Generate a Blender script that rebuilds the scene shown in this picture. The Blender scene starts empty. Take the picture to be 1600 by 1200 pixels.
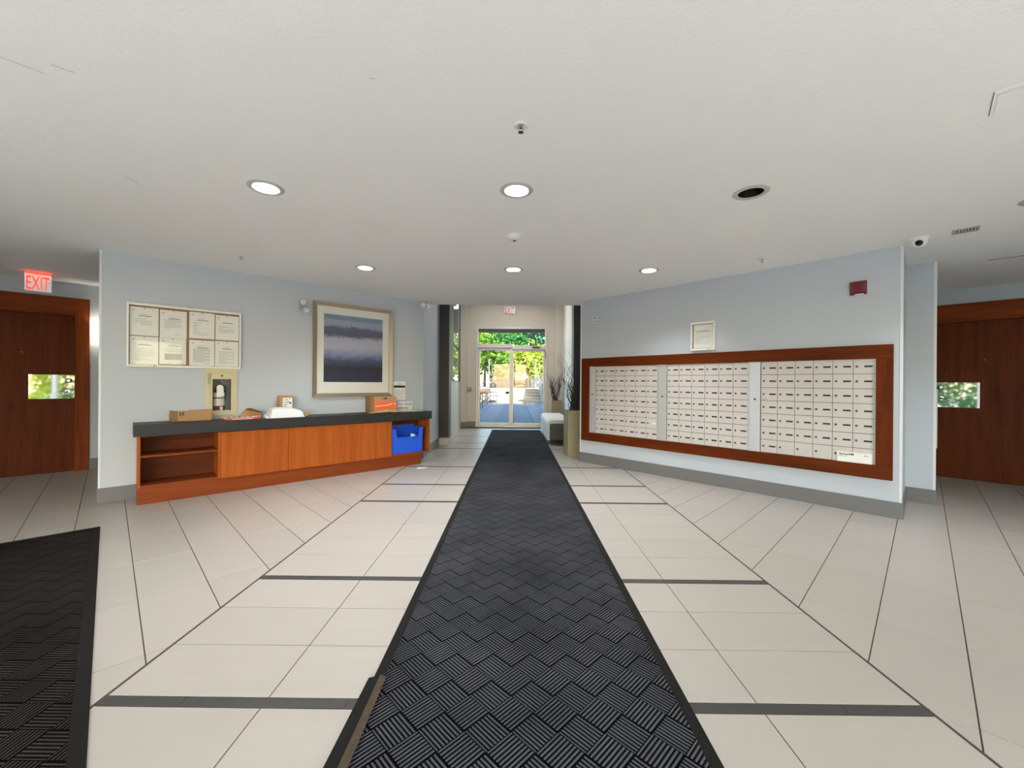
import bpy, bmesh, math, random
from mathutils import Vector, Matrix
from mathutils.geometry import delaunay_2d_cdt

SC = bpy.context.scene
COL = SC.collection
R = math.radians
random.seed(7)

# ------------------------------------------------------------------ camera, sky, sun, exposure
HCAM, HCEIL, HVEST = 1.19, 2.44, 3.60
cam_d = bpy.data.cameras.new('camera')
cam_d.sensor_width = 36.0
cam_d.sensor_fit = 'HORIZONTAL'
cam_d.lens = 637.6 / 1600 * 36
cam_d.shift_y = -1.8 / 1600
cam_d.clip_start = 0.02
cam_d.clip_end = 300
cam = bpy.data.objects.new('camera', cam_d)
COL.objects.link(cam)
cam.location = (0, 0, HCAM)
cam.rotation_euler = (R(90), R(-0.434), R(0.342))
SC.camera = cam

SUN_EL, SUN_AZ = R(33), R(170)            # azimuth measured clockwise from +Y: the sun stands behind the camera, a little to its right
world = bpy.data.worlds.new('sky')
SC.world = world
world.use_nodes = True
wn = world.node_tree
bg = wn.nodes['Background']
sky = wn.nodes.new('ShaderNodeTexSky')
sky.sky_type = 'NISHITA'
sky.sun_disc = False
sky.sun_elevation = SUN_EL
sky.sun_rotation = SUN_AZ
sky.air_density = 1.2
sky.dust_density = 1.5
wn.links.new(sky.outputs[0], bg.inputs[0])
bg.inputs[1].default_value = 1.25

sun_d = bpy.data.lights.new('sun', 'SUN')
sun_d.energy = 24.0
sun_d.angle = R(0.6)
sun_d.color = (0.92, 0.965, 1.0)
sun = bpy.data.objects.new('sun', sun_d)
COL.objects.link(sun)
sdir = Vector((math.sin(SUN_AZ) * math.cos(SUN_EL), math.cos(SUN_AZ) * math.cos(SUN_EL), math.sin(SUN_EL)))
sun.rotation_euler = sdir.to_track_quat('Z', 'Y').to_euler()
sun.location = (0, 0, 30)

LAMP_W = 23.0                              # power of one recessed ceiling lamp
SC.view_settings.view_transform = 'Standard'
SC.view_settings.look = 'None'
SC.view_settings.gamma = 1.0
SC.view_settings.use_curve_mapping = False
SC.view_settings.exposure = 0.20
cy = SC.cycles
cy.use_denoising = True
cy.max_bounces = 7
cy.diffuse_bounces = 5
cy.use_adaptive_sampling = True
cy.adaptive_threshold = 0.04
cy.transparent_max_bounces = 24
cy.caustics_reflective = False
cy.caustics_refractive = False
cy.sample_clamp_indirect = 6.0

# ------------------------------------------------------------------ materials
MATS = {}
def new_mat(name):
    m = bpy.data.materials.new(name)
    m.use_nodes = True
    MATS[name] = m
    return m, m.node_tree, m.node_tree.nodes['Principled BSDF']

def N(nt, t, **kw):
    n = nt.nodes.new(t)
    for k, v in kw.items():
        setattr(n, k, v)
    return n

def lin(c):
    return tuple(((x / 255) / 12.92 if x / 255 <= 0.04045 else ((x / 255 + 0.055) / 1.055) ** 2.4) for x in c) + (1.0,)

def plain(name, rgb, rough=0.6, metal=0.0, spec=0.5, bump=0.0, bscale=200.0, var=0.0, vscale=6.0, coat=0.0):
    m, nt, b = new_mat(name)
    col = lin(rgb)
    b.inputs['Base Color'].default_value = col
    b.inputs['Roughness'].default_value = rough
    b.inputs['Metallic'].default_value = metal
    b.inputs['Specular IOR Level'].default_value = spec
    b.inputs['Coat Weight'].default_value = coat
    tc = N(nt, 'ShaderNodeTexCoord')
    if var > 0:
        nz = N(nt, 'ShaderNodeTexNoise'); nz.inputs['Scale'].default_value = vscale; nz.inputs['Detail'].default_value = 5
        nt.links.new(tc.outputs['Object'], nz.inputs['Vector'])
        mx = N(nt, 'ShaderNodeMix', data_type='RGBA')
        mx.inputs[6].default_value = tuple(c * (1 - var) for c in col[:3]) + (1,)
        mx.inputs[7].default_value = tuple(min(1, c * (1 + var)) for c in col[:3]) + (1,)
        nt.links.new(nz.outputs[0], mx.inputs[0])
        nt.links.new(mx.outputs[2], b.inputs['Base Color'])
    if bump > 0:
        nb = N(nt, 'ShaderNodeTexNoise'); nb.inputs['Scale'].default_value = bscale; nb.inputs['Detail'].default_value = 3
        nt.links.new(tc.outputs['Object'], nb.inputs['Vector'])
        bp = N(nt, 'ShaderNodeBump'); bp.inputs['Strength'].default_value = bump; bp.inputs['Distance'].default_value = 0.004
        nt.links.new(nb.outputs[0], bp.inputs['Height'])
        nt.links.new(bp.outputs[0], b.inputs['Normal'])
    return m

def wood(name, dark, light, axis='Z', rough=0.38, scale=1.0, coat=0.2):
    m, nt, b = new_mat(name)
    tc = N(nt, 'ShaderNodeTexCoord')
    oi = N(nt, 'ShaderNodeObjectInfo')
    add = N(nt, 'ShaderNodeVectorMath', operation='ADD')
    mul = N(nt, 'ShaderNodeVectorMath', operation='MULTIPLY')
    s = {'X': (0.7, 9, 9), 'Y': (9, 0.7, 9), 'Z': (9, 9, 0.7)}[axis]
    mul.inputs[1].default_value = tuple(v * scale for v in s)
    cmb = N(nt, 'ShaderNodeCombineXYZ')
    sc_ = N(nt, 'ShaderNodeMath', operation='MULTIPLY'); sc_.inputs[1].default_value = 13.0
    nt.links.new(oi.outputs['Random'], sc_.inputs[0])
    for i in range(3):
        nt.links.new(sc_.outputs[0], cmb.inputs[i])
    nt.links.new(tc.outputs['Object'], add.inputs[0]); nt.links.new(cmb.outputs[0], add.inputs[1])
    nt.links.new(add.outputs[0], mul.inputs[0])
    n1 = N(nt, 'ShaderNodeTexNoise'); n1.inputs['Scale'].default_value = 1.6; n1.inputs['Detail'].default_value = 6; n1.inputs['Distortion'].default_value = 0.6
    nt.links.new(mul.outputs[0], n1.inputs['Vector'])
    n2 = N(nt, 'ShaderNodeTexNoise'); n2.inputs['Scale'].default_value = 9.0; n2.inputs['Detail'].default_value = 4
    nt.links.new(mul.outputs[0], n2.inputs['Vector'])
    mixf = N(nt, 'ShaderNodeMath', operation='MULTIPLY_ADD'); mixf.inputs[1].default_value = 0.35; 
    nt.links.new(n2.outputs[0], mixf.inputs[0]); 
    m3 = N(nt, 'ShaderNodeMath', operation='MULTIPLY'); m3.inputs[1].default_value = 0.65
    nt.links.new(n1.outputs[0], m3.inputs[0]); nt.links.new(m3.outputs[0], mixf.inputs[2])
    cr = N(nt, 'ShaderNodeValToRGB')
    cr.color_ramp.elements[0].position = 0.32; cr.color_ramp.elements[0].color = lin(dark)
    cr.color_ramp.elements[1].position = 0.68; cr.color_ramp.elements[1].color = lin(light)
    nt.links.new(mixf.outputs[0], cr.inputs[0])
    nt.links.new(cr.outputs[0], b.inputs['Base Color'])
    b.inputs['Roughness'].default_value = rough
    b.inputs['Specular IOR Level'].default_value = 0.1
    b.inputs['Coat Weight'].default_value = coat
    b.inputs['Coat Roughness'].default_value = 0.25
    bp = N(nt, 'ShaderNodeBump'); bp.inputs['Strength'].default_value = 0.08; bp.inputs['Distance'].default_value = 0.002
    nt.links.new(n2.outputs[0], bp.inputs['Height']); nt.links.new(bp.outputs[0], b.inputs['Normal'])
    return m

def emit(name, rgb, strength):
    m, nt, b = new_mat(name)
    b.inputs['Base Color'].default_value = lin(rgb)
    b.inputs['Emission Color'].default_value = lin(rgb)
    b.inputs['Emission Strength'].default_value = strength
    b.inputs['Roughness'].default_value = 0.5
    return m

def glass(name, tint=(0.96, 0.98, 0.97), refl=0.05):
    m, nt, b = new_mat(name)
    nt.nodes.remove(b)
    out = nt.nodes['Material Output']
    tr = N(nt, 'ShaderNodeBsdfTransparent'); tr.inputs[0].default_value = tint + (1,)
    gl = N(nt, 'ShaderNodeBsdfGlossy'); gl.inputs['Roughness'].default_value = 0.02
    lw = N(nt, 'ShaderNodeLayerWeight'); lw.inputs[0].default_value = 0.5      # Schlick reflectance, the same on both faces
    pw = N(nt, 'ShaderNodeMath', operation='POWER'); pw.inputs[1].default_value = 5.0
    nt.links.new(lw.outputs['Facing'], pw.inputs[0])
    fr = N(nt, 'ShaderNodeMath', operation='MULTIPLY_ADD'); fr.inputs[1].default_value = 0.45; fr.inputs[2].default_value = refl * 0.5
    nt.links.new(pw.outputs[0], fr.inputs[0])
    mx = N(nt, 'ShaderNodeMixShader')
    nt.links.new(fr.outputs[0], mx.inputs[0]); nt.links.new(tr.outputs[0], mx.inputs[1]); nt.links.new(gl.outputs[0], mx.inputs[2])
    nt.links.new(mx.outputs[0], out.inputs[0])
    return m

def leafmat(name, a, bcol):
    m, nt, b = new_mat(name)
    nt.nodes.remove(b)
    out = nt.nodes['Material Output']
    geo = N(nt, 'ShaderNodeNewGeometry')
    cr = N(nt, 'ShaderNodeValToRGB')
    cr.color_ramp.elements[0].color = lin(a); cr.color_ramp.elements[1].color = lin(bcol)
    nt.links.new(geo.outputs['Random Per Island'], cr.inputs[0])
    d = N(nt, 'ShaderNodeBsdfDiffuse'); t = N(nt, 'ShaderNodeBsdfTranslucent')
    nt.links.new(cr.outputs[0], d.inputs[0]); nt.links.new(cr.outputs[0], t.inputs[0])
    mx = N(nt, 'ShaderNodeMixShader'); mx.inputs[0].default_value = 0.35
    nt.links.new(d.outputs[0], mx.inputs[1]); nt.links.new(t.outputs[0], mx.inputs[2]); nt.links.new(mx.outputs[0], out.inputs[0])
    return m

def tile_mat(name, rgb, rough, var, streak_axis):
    m, nt, b = new_mat(name)
    tc = N(nt, 'ShaderNodeTexCoord'); oi = N(nt, 'ShaderNodeObjectInfo')
    geo = N(nt, 'ShaderNodeNewGeometry')
    rnd = N(nt, 'ShaderNodeMath', operation='ADD')
    nt.links.new(oi.outputs['Random'], rnd.inputs[0]); nt.links.new(geo.outputs['Random Per Island'], rnd.inputs[1])
    cmb = N(nt, 'ShaderNodeCombineXYZ')
    k = N(nt, 'ShaderNodeMath', operation='MULTIPLY'); k.inputs[1].default_value = 37.0
    nt.links.new(rnd.outputs[0], k.inputs[0]); nt.links.new(k.outputs[0], cmb.inputs[0]); nt.links.new(k.outputs[0], cmb.inputs[1])
    add = N(nt, 'ShaderNodeVectorMath', operation='ADD')
    nt.links.new(tc.outputs['Object'], add.inputs[0]); nt.links.new(cmb.outputs[0], add.inputs[1])
    mul = N(nt, 'ShaderNodeVectorMath', operation='MULTIPLY'); mul.inputs[1].default_value = (1.2, 7, 1) if streak_axis == 'X' else (7, 1.2, 1)
    nt.links.new(add.outputs[0], mul.inputs[0])
    nz = N(nt, 'ShaderNodeTexNoise'); nz.inputs['Scale'].default_value = 2.2; nz.inputs['Detail'].default_value = 6
    nt.links.new(mul.outputs[0], nz.inputs['Vector'])
    fine = N(nt, 'ShaderNodeTexNoise'); fine.inputs['Scale'].default_value = 160
    nt.links.new(tc.outputs['Object'], fine.inputs['Vector'])
    col = lin(rgb)
    mx = N(nt, 'ShaderNodeMix', data_type='RGBA')
    mx.inputs[6].default_value = tuple(c * (1 - var) for c in col[:3]) + (1,)
    mx.inputs[7].default_value = tuple(min(1, c * (1 + var)) for c in col[:3]) + (1,)
    nt.links.new(nz.outputs[0], mx.inputs[0])
    hs = N(nt, 'ShaderNodeHueSaturation')
    val = N(nt, 'ShaderNodeMath', operation='MULTIPLY_ADD'); val.inputs[1].default_value = 0.05; val.inputs[2].default_value = 0.955
    nt.links.new(rnd.outputs[0], val.inputs[0]); nt.links.new(val.outputs[0], hs.inputs['Value'])
    nt.links.new(mx.outputs[2], hs.inputs['Color']); nt.links.new(hs.outputs[0], b.inputs['Base Color'])
    rr = N(nt, 'ShaderNodeMath', operation='MULTIPLY_ADD'); rr.inputs[1].default_value = 0.10; rr.inputs[2].default_value = rough - 0.05
    nt.links.new(nz.outputs[0], rr.inputs[0]); nt.links.new(rr.outputs[0], b.inputs['Roughness'])
    bp = N(nt, 'ShaderNodeBump'); bp.inputs['Strength'].default_value = 0.05; bp.inputs['Distance'].default_value = 0.001
    nt.links.new(fine.outputs[0], bp.inputs['Height']); nt.links.new(bp.outputs[0], b.inputs['Normal'])
    return m

def mat_carpet(name, dark, light, s=0.112, ribs=8.0, depth=0.006):
    """ribbed basket-weave entrance matting: square blocks of ribs, alternating direction, laid on the diagonal"""
    m, nt, b = new_mat(name)
    tc = N(nt, 'ShaderNodeTexCoord')
    mp = N(nt, 'ShaderNodeMapping'); mp.inputs['Rotation'].default_value = (0, 0, R(45)); mp.inputs['Scale'].default_value = (1 / s, 1 / s, 1)
    nt.links.new(tc.outputs['Object'], mp.inputs['Vector'])
    sp = N(nt, 'ShaderNodeSeparateXYZ'); nt.links.new(mp.outputs[0], sp.inputs[0])
    def math_(op, a, bb=None):
        n = N(nt, 'ShaderNodeMath', operation=op)
        for i, v in enumerate((a, bb)):
            if v is None: continue
            if isinstance(v, (int, float)): n.inputs[i].default_value = v
            else: nt.links.new(v, n.inputs[i])
        return n.outputs[0]
    fx, fy = math_('FLOOR', sp.outputs[0]), math_('FLOOR', sp.outputs[1])
    par = math_('MODULO', math_('ADD', math_('ADD', fx, fy), 1000.0), 2.0)
    rx = math_('SINE', math_('MULTIPLY', sp.outputs[0], 2 * math.pi * ribs))
    ry = math_('SINE', math_('MULTIPLY', sp.outputs[1], 2 * math.pi * ribs))
    mxr = N(nt, 'ShaderNodeMix', data_type='FLOAT')
    nt.links.new(par, mxr.inputs[0]); nt.links.new(rx, mxr.inputs[2]); nt.links.new(ry, mxr.inputs[3])
    rib = math_('MULTIPLY_ADD', mxr.outputs[0], 0.5); rib.node.inputs[2].default_value = 0.5
    # block edges are pressed down
    ex = math_('ABSOLUTE', math_('SUBTRACT', math_('FRACT', sp.outputs[0]), 0.5)); ey = math_('ABSOLUTE', math_('SUBTRACT', math_('FRACT', sp.outputs[1]), 0.5))
    edge = math_('LESS_THAN', math_('MAXIMUM', ex, ey), 0.482)
    rib = math_('MULTIPLY', rib, edge)
    fuzz = N(nt, 'ShaderNodeTexNoise'); fuzz.inputs['Scale'].default_value = 420; fuzz.inputs['Detail'].default_value = 3
    nt.links.new(tc.outputs['Object'], fuzz.inputs['Vector'])
    wear = N(nt, 'ShaderNodeTexNoise'); wear.inputs['Scale'].default_value = 2.4; wear.inputs['Detail'].default_value = 5
    nt.links.new(tc.outputs['Object'], wear.inputs['Vector'])
    f = math_('MULTIPLY', rib, math_('MULTIPLY_ADD', wear.outputs[0], 0.9)); f.node.inputs[1].links[0].from_node.inputs[2].default_value = 0.35
    f2 = math_('MULTIPLY_ADD', math_('SUBTRACT', fuzz.outputs[0], 0.5), 0.9); nt.links.new(f, f2.node.inputs[2])
    cr = N(nt, 'ShaderNodeValToRGB')
    cr.color_ramp.elements[0].position = 0.1; cr.color_ramp.elements[0].color = lin(dark)
    cr.color_ramp.elements[1].position = 0.95; cr.color_ramp.elements[1].color = lin(light)
    nt.links.new(f2, cr.inputs[0]); nt.links.new(cr.outputs[0], b.inputs['Base Color'])
    b.inputs['Roughness'].default_value = 1.0
    b.inputs['Specular IOR Level'].default_value = 0.03
    h = math_('MULTIPLY_ADD', fuzz.outputs[0], 0.25); nt.links.new(rib, h.node.inputs[2])
    bp = N(nt, 'ShaderNodeBump'); bp.inputs['Strength'].default_value = 0.9; bp.inputs['Distance'].default_value = depth
    nt.links.new(h, bp.inputs['Height']); nt.links.new(bp.outputs[0], b.inputs['Normal'])
    return m

def art_mat(name, hgt):
    """abstract painting: soft horizontal bands of slate blue, grey-lavender and near-black navy (object Z runs 0..hgt)"""
    m, nt, b = new_mat(name)
    tc = N(nt, 'ShaderNodeTexCoord'); sp = N(nt, 'ShaderNodeSeparateXYZ'); nt.links.new(tc.outputs['Object'], sp.inputs[0])
    mp = N(nt, 'ShaderNodeMapping'); mp.inputs['Scale'].default_value = (2.2, 1, 7); nt.links.new(tc.outputs['Object'], mp.inputs['Vector'])
    n1 = N(nt, 'ShaderNodeTexNoise'); n1.inputs['Scale'].default_value = 2.6; n1.inputs['Detail'].default_value = 8; n1.inputs['Roughness'].default_value = 0.65
    nt.links.new(mp.outputs[0], n1.inputs['Vector'])
    mp2 = N(nt, 'ShaderNodeMapping'); mp2.inputs['Scale'].default_value = (9, 1, 2.2); nt.links.new(tc.outputs['Object'], mp2.inputs['Vector'])
    n2 = N(nt, 'ShaderNodeTexNoise'); n2.inputs['Scale'].default_value = 5; n2.inputs['Detail'].default_value = 8; nt.links.new(mp2.outputs[0], n2.inputs['Vector'])
    a = N(nt, 'ShaderNodeMath', operation='DIVIDE'); a.inputs[1].default_value = hgt; nt.links.new(sp.outputs[2], a.inputs[0])
    c = N(nt, 'ShaderNodeMath', operation='SUBTRACT'); c.inputs[1].default_value = 0.5; nt.links.new(n1.outputs[0], c.inputs[0])
    d = N(nt, 'ShaderNodeMath', operation='MULTIPLY_ADD'); d.inputs[1].default_value = 0.14; nt.links.new(c.outputs[0], d.inputs[0]); nt.links.new(a.outputs[0], d.inputs[2])
    c2 = N(nt, 'ShaderNodeMath', operation='SUBTRACT'); c2.inputs[1].default_value = 0.5; nt.links.new(n2.outputs[0], c2.inputs[0])
    e = N(nt, 'ShaderNodeMath', operation='MULTIPLY_ADD'); e.inputs[1].default_value = 0.08; nt.links.new(c2.outputs[0], e.inputs[0]); nt.links.new(d.outputs[0], e.inputs[2])
    cr = N(nt, 'ShaderNodeValToRGB'); els = cr.color_ramp.elements
    stops = [(0.0, (46, 47, 70)), (0.22, (44, 44, 60)), (0.33, (76, 82, 114)), (0.42, (138, 150, 188)), (0.52, (182, 183, 204)), (0.64, (176, 176, 200)),
             (0.70, (88, 92, 118)), (0.80, (98, 98, 122)), (0.84, (148, 156, 186)), (0.91, (152, 162, 190)), (0.94, (116, 134, 162)), (1.0, (138, 152, 178))]
    els[0].position, els[0].color = stops[0][0], lin(stops[0][1]); els[1].position, els[1].color = 1.0, lin(stops[-1][1])
    for p, col in stops[1:-1]:
        q = els.new(p); q.color = lin(col)
    nt.links.new(e.outputs[0], cr.inputs[0]); nt.links.new(cr.outputs[0], b.inputs['Base Color'])
    b.inputs['Roughness'].default_value = 0.6
    return m

plain('ceiling_paint', (244, 244, 244), 0.85, bump=0.30, bscale=75, spec=0.2)
plain('wall_paint', (190, 197, 207), 0.7, bump=0.06, bscale=90, var=0.015, vscale=1.2, spec=0.3)
plain('taupe_paint', (196, 189, 181), 0.7, spec=0.3)
plain('pale_paint', (184, 184, 180), 0.55, spec=0.4)
plain('charcoal_paint', (50, 52, 55), 0.5, spec=0.4)
plain('baseboard_grey', (112, 111, 112), 0.5)
plain('baseboard_dark', (108, 106, 102), 0.5)
plain('guard_plastic', (222, 224, 230), 0.3)
plain('grout', (74, 64, 55), 0.9)
plain('concrete', (150, 150, 150), 0.85, var=0.08)
tile_mat('tile_cream', (174, 168, 160), 0.34, 0.05, 'X')
tile_mat('tile_charcoal', (62, 60, 59), 0.42, 0.12, 'X')
mat_carpet('runner_carpet', (6, 7, 9), (100, 101, 108))
mat_carpet('side_mat_carpet', (9, 8, 7), (70, 66, 62))
plain('rubber_black', (24, 23, 22), 0.85, spec=0.2, bump=0.2, bscale=120)
plain('rubber_brown', (66, 53, 38), 0.8, bump=0.5, bscale=90, var=0.55, vscale=45)
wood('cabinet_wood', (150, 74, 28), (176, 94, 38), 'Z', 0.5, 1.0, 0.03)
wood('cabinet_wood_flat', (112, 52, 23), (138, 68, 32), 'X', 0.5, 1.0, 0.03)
wood('cabinet_wood_shaded', (84, 40, 20), (112, 58, 32), 'X', 0.5, 1.0, 0.02)  # cabinet wood darkened in colour to hold the shade inside the carcass
wood('mail_wood_x', (76, 29, 5), (108, 47, 11), 'X', 0.48, 1.0, 0.02)
wood('mail_wood_z', (76, 29, 5), (108, 47, 11), 'Z', 0.48, 1.0, 0.02)
wood('door_wood', (78, 31, 10), (110, 50, 17), 'Z', 0.5, 1.0, 0.02)
wood('casing_wood_x', (98, 40, 10), (142, 68, 22), 'X', 0.48, 1.0, 0.02)
wood('casing_wood_z', (98, 40, 10), (142, 68, 22), 'Z', 0.48, 1.0, 0.02)
plain('counter_laminate', (42, 43, 45), 0.45, spec=0.35, var=0.05, vscale=20)
plain('white_metal', (236, 234, 228), 0.35)
plain('mail_door', (204, 199, 196), 0.4, spec=0.4)
plain('mail_gap_shade', (50, 46, 43), 0.8)  # gap colour darkened to stand for the shade between mail doors
plain('aluminium', (222, 226, 227), 0.38, metal=0.6)
plain('bright_aluminium', (222, 222, 220), 0.35, metal=0.6)
plain('storefront_metal', (198, 195, 196), 0.35, metal=0.25)
plain('dark_slot', (34, 34, 36), 0.5)
plain('lock_metal', (92, 89, 85), 0.4, metal=0.5)
plain('mirror_steel', (236, 236, 238), 0.03, metal=1.0)
plain('satin_chrome', (205, 205, 208), 0.2, metal=1.0)
plain('brass_dark', (120, 96, 60), 0.35, metal=0.8)
plain('cork', (150, 108, 68), 0.9, bump=0.4, bscale=150, var=0.12, vscale=60)
plain('paper', (238, 237, 233), 0.75)
plain('ink', (96, 96, 100), 0.9)
plain('ink_dark', (40, 40, 44), 0.9)
plain('ink_blue', (60, 78, 130), 0.9)
plain('pin', (70, 50, 44), 0.4)
plain('cream_metal', (206, 197, 162), 0.45)
plain('cream_metal_in', (150, 152, 130), 0.5)
plain('ext_red', (126, 26, 30), 0.25, coat=0.5)
plain('ext_label', (214, 210, 206), 0.3)
plain('black_plastic', (26, 26, 28), 0.4)
plain('white_plastic', (232, 231, 228), 0.35)
plain('grey_plastic', (178, 178, 178), 0.4)
plain('clear_lamp', (226, 228, 232), 0.12, metal=0.5)
plain('champagne', (176, 158, 134), 0.28, metal=0.75)
plain('frame_dark', (70, 62, 54), 0.4)
plain('matboard', (232, 231, 225), 0.8)
art_mat('painting', 0.90)
plain('cardboard', (178, 138, 98), 0.8, var=0.05, vscale=40)
plain('cardboard_dark', (140, 106, 74), 0.85)
plain('kraft', (196, 152, 100), 0.75, var=0.08, vscale=25)
plain('orange_print', (240, 104, 52), 0.6)
plain('orange_deep', (214, 92, 36), 0.6)
plain('poly_white', (236, 238, 246), 0.3, bump=0.3, bscale=25)
plain('tape_yellow', (232, 184, 40), 0.4)
plain('bin_blue', (36, 92, 226), 0.35)
plain('alarm_red', (112, 16, 24), 0.3)
plain('stone_planter', (150, 138, 108), 0.6, bump=0.25, bscale=60, var=0.15, vscale=14)
plain('soil', (52, 42, 34), 0.95, bump=0.8, bscale=90)
plain('twig', (38, 32, 30), 0.7)
plain('bench_light', (214, 213, 208), 0.75, bump=0.2, bscale=300)
plain('bench_dark', (82, 84, 87), 0.9, bump=0.6, bscale=260, var=0.15, vscale=200)
plain('thermostat_shell', (204, 207, 212), 0.5)
plain('camera_white', (236, 236, 234), 0.3)
plain('camera_lens', (14, 14, 16), 0.08)
emit('lamp_lens', (255, 250, 238), 14.0)
plain('lamp_off', (176, 176, 174), 0.4)
plain('lamp_can', (150, 147, 140), 0.35)
plain('lamp_can_black', (14, 13, 12), 0.4)
plain('trim_grey', (190, 189, 186), 0.4)
emit('sconce_shade', (255, 246, 226), 1.1)
emit('exit_red', (255, 66, 46), 1.3)
emit('exit_face_lit', (226, 232, 232), 0.25)
emit('exit_red_edge', (255, 40, 20), 12.0)
plain('exit_red_print', (226, 70, 56), 0.5)
glass('clear_glass')
glass('cabinet_glass', (0.985, 0.99, 0.988), 0.03)
plain('patio_stone', (64, 70, 80), 0.75, var=0.06, vscale=3, bump=0.1)
plain('patio_joint', (16, 19, 23), 0.9)
plain('bounce_paving', (150, 150, 150), 0.85, var=0.05)
plain('stair_stone', (142, 132, 114), 0.85, var=0.06, vscale=3)
plain('stair_riser', (112, 103, 88), 0.9, var=0.1, vscale=3)
plain('brick_wall_shaded', (36, 29, 23), 0.9, var=0.15, vscale=5)  # stone colour taken below natural to hold the shade on the terrace walls
plain('wall_coping', (70, 62, 50), 0.85)
plain('rail_metal', (104, 124, 142), 0.4, metal=0.3)
plain('iron_black', (20, 20, 22), 0.5)
plain('bench_wood', (92, 58, 38), 0.6)
plain('bark', (58, 44, 34), 0.9)
plain('earth', (120, 110, 84), 0.95, var=0.2, vscale=2)
plain('facade', (190, 186, 180), 0.85)
plain('soffit_dark', (44, 42, 42), 0.7)
plain('fascia_tan', (170, 160, 146), 0.6)
leafmat('leaf_lime', (104, 132, 26), (190, 194, 84))
leafmat('leaf_green', (36, 72, 20), (110, 140, 50))
leafmat('leaf_deep', (20, 58, 32), (70, 120, 60))
leafmat('leaf_teal', (36, 84, 70), (110, 160, 130))
leafmat('leaf_pale', (66, 84, 28), (158, 158, 92))

# ------------------------------------------------------------------ builders
class MB:
    """collects shapes, then links them as ONE mesh object"""
    def __init__(s): s.v, s.f = [], []
    def add(s, v, f):
        o = len(s.v); s.v += [tuple(p) for p in v]; s.f += [tuple(i + o for i in q) for q in f]; return s
    def box(s, x0, x1, y0, y1, z0, z1):
        return s.add([(x0, y0, z0), (x1, y0, z0), (x1, y1, z0), (x0, y1, z0), (x0, y0, z1), (x1, y0, z1), (x1, y1, z1), (x0, y1, z1)],
                     [(0, 3, 2, 1), (4, 5, 6, 7), (0, 1, 5, 4), (1, 2, 6, 5), (2, 3, 7, 6), (3, 0, 4, 7)])
    def prism(s, poly, z0, z1):
        n = len(poly)
        a = sum(poly[i][0] * poly[(i + 1) % n][1] - poly[(i + 1) % n][0] * poly[i][1] for i in range(n))
        if a < 0: poly = poly[::-1]
        return s.add([(x, y, z0) for x, y in poly] + [(x, y, z1) for x, y in poly],
                     [tuple(range(n - 1, -1, -1)), tuple(range(n, 2 * n))] + [(i, (i + 1) % n, n + (i + 1) % n, n + i) for i in range(n)])
    def quad(s, a, b, c, d): return s.add([a, b, c, d], [(0, 1, 2, 3)])
    def rect_y(s, x0, x1, z0, z1, y):
        """flat print facing -y"""
        return s.add([(x0, y, z0), (x1, y, z0), (x1, y, z1), (x0, y, z1)], [(0, 1, 2, 3)])
    def lathe(s, prof, seg=24, c=(0, 0, 0), axis='z', cap0=False, cap1=False):
        vs, fs, m = [], [], len(prof)
        for k in range(seg):
            a = 2 * math.pi * k / seg; ca, sa = math.cos(a), math.sin(a)
            for r, h in prof:
                p = (r * ca, r * sa, h)
                if axis == 'y': p = (p[0], h, -p[1])
                if axis == 'x': p = (h, p[0], p[1])
                vs.append((p[0] + c[0], p[1] + c[1], p[2] + c[2]))
        for k in range(seg):
            k2 = (k + 1) % seg
            for i in range(m - 1):
                fs.append((k * m + i, k2 * m + i, k2 * m + i + 1, k * m + i + 1))
        if cap0: fs.append(tuple(k * m for k in range(seg - 1, -1, -1)))
        if cap1: fs.append(tuple(k * m + m - 1 for k in range(seg)))
        return s.add(vs, fs)
    def cyl(s, c, r, h, axis='z', seg=20):
        return s.lathe([(r, 0), (r, h)], seg, c, axis, True, True)
    def tube(s, pts, r, seg=8):
        pts = [Vector(p) for p in pts]; n = len(pts)
        rr = r if isinstance(r, (list, tuple)) else [r] * n
        vs, fs = [], []
        ref = Vector((0.31, 0.17, 0.93))
        for i, p in enumerate(pts):
            t = (pts[min(i + 1, n - 1)] - pts[max(i - 1, 0)]).normalized()
            a = t.cross(ref)
            if a.length < 1e-4: a = t.cross(Vector((1, 0, 0)))
            a.normalize(); b = t.cross(a)
            for k in range(seg):
                q = 2 * math.pi * k / seg
                vs.append(p + (a * math.cos(q) + b * math.sin(q)) * rr[i])
        for i in range(n - 1):
            for k in range(seg):
                k2 = (k + 1) % seg
                fs.append((i * seg + k, i * seg + k2, (i + 1) * seg + k2, (i + 1) * seg + k))
        fs.append(tuple(range(seg - 1, -1, -1))); fs.append(tuple((n - 1) * seg + k for k in range(seg)))
        return s.add(vs, fs)
    def mesh(s, name, mat):
        me = bpy.data.meshes.new(name); me.from_pydata(s.v, [], s.f); me.materials.append(MATS[mat]); me.update(); return me
    def build(s, name, mat, parent=None, loc=(0, 0, 0), rotz=0.0, smooth=False, bevel=0.0, rot=None):
        me = s.mesh(name, mat)
        if smooth:
            me.polygons.foreach_set('use_smooth', [True] * len(me.polygons))
        o = link(name, me, parent, loc, rotz)
        if rot: o.rotation_euler = rot
        if bevel > 0:
            md = o.modifiers.new('bevel', 'BEVEL'); md.width = bevel; md.segments = 2; md.limit_method = 'ANGLE'; md.angle_limit = R(40)
        if smooth:
            md = o.modifiers.new('split', 'EDGE_SPLIT'); md.split_angle = R(38)
        return o

def link(name, data, parent=None, loc=(0, 0, 0), rotz=0.0):
    o = bpy.data.objects.new(name, data); COL.objects.link(o)
    o.location = loc; o.rotation_euler = (0, 0, rotz)
    if parent: o.parent = parent
    return o

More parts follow.
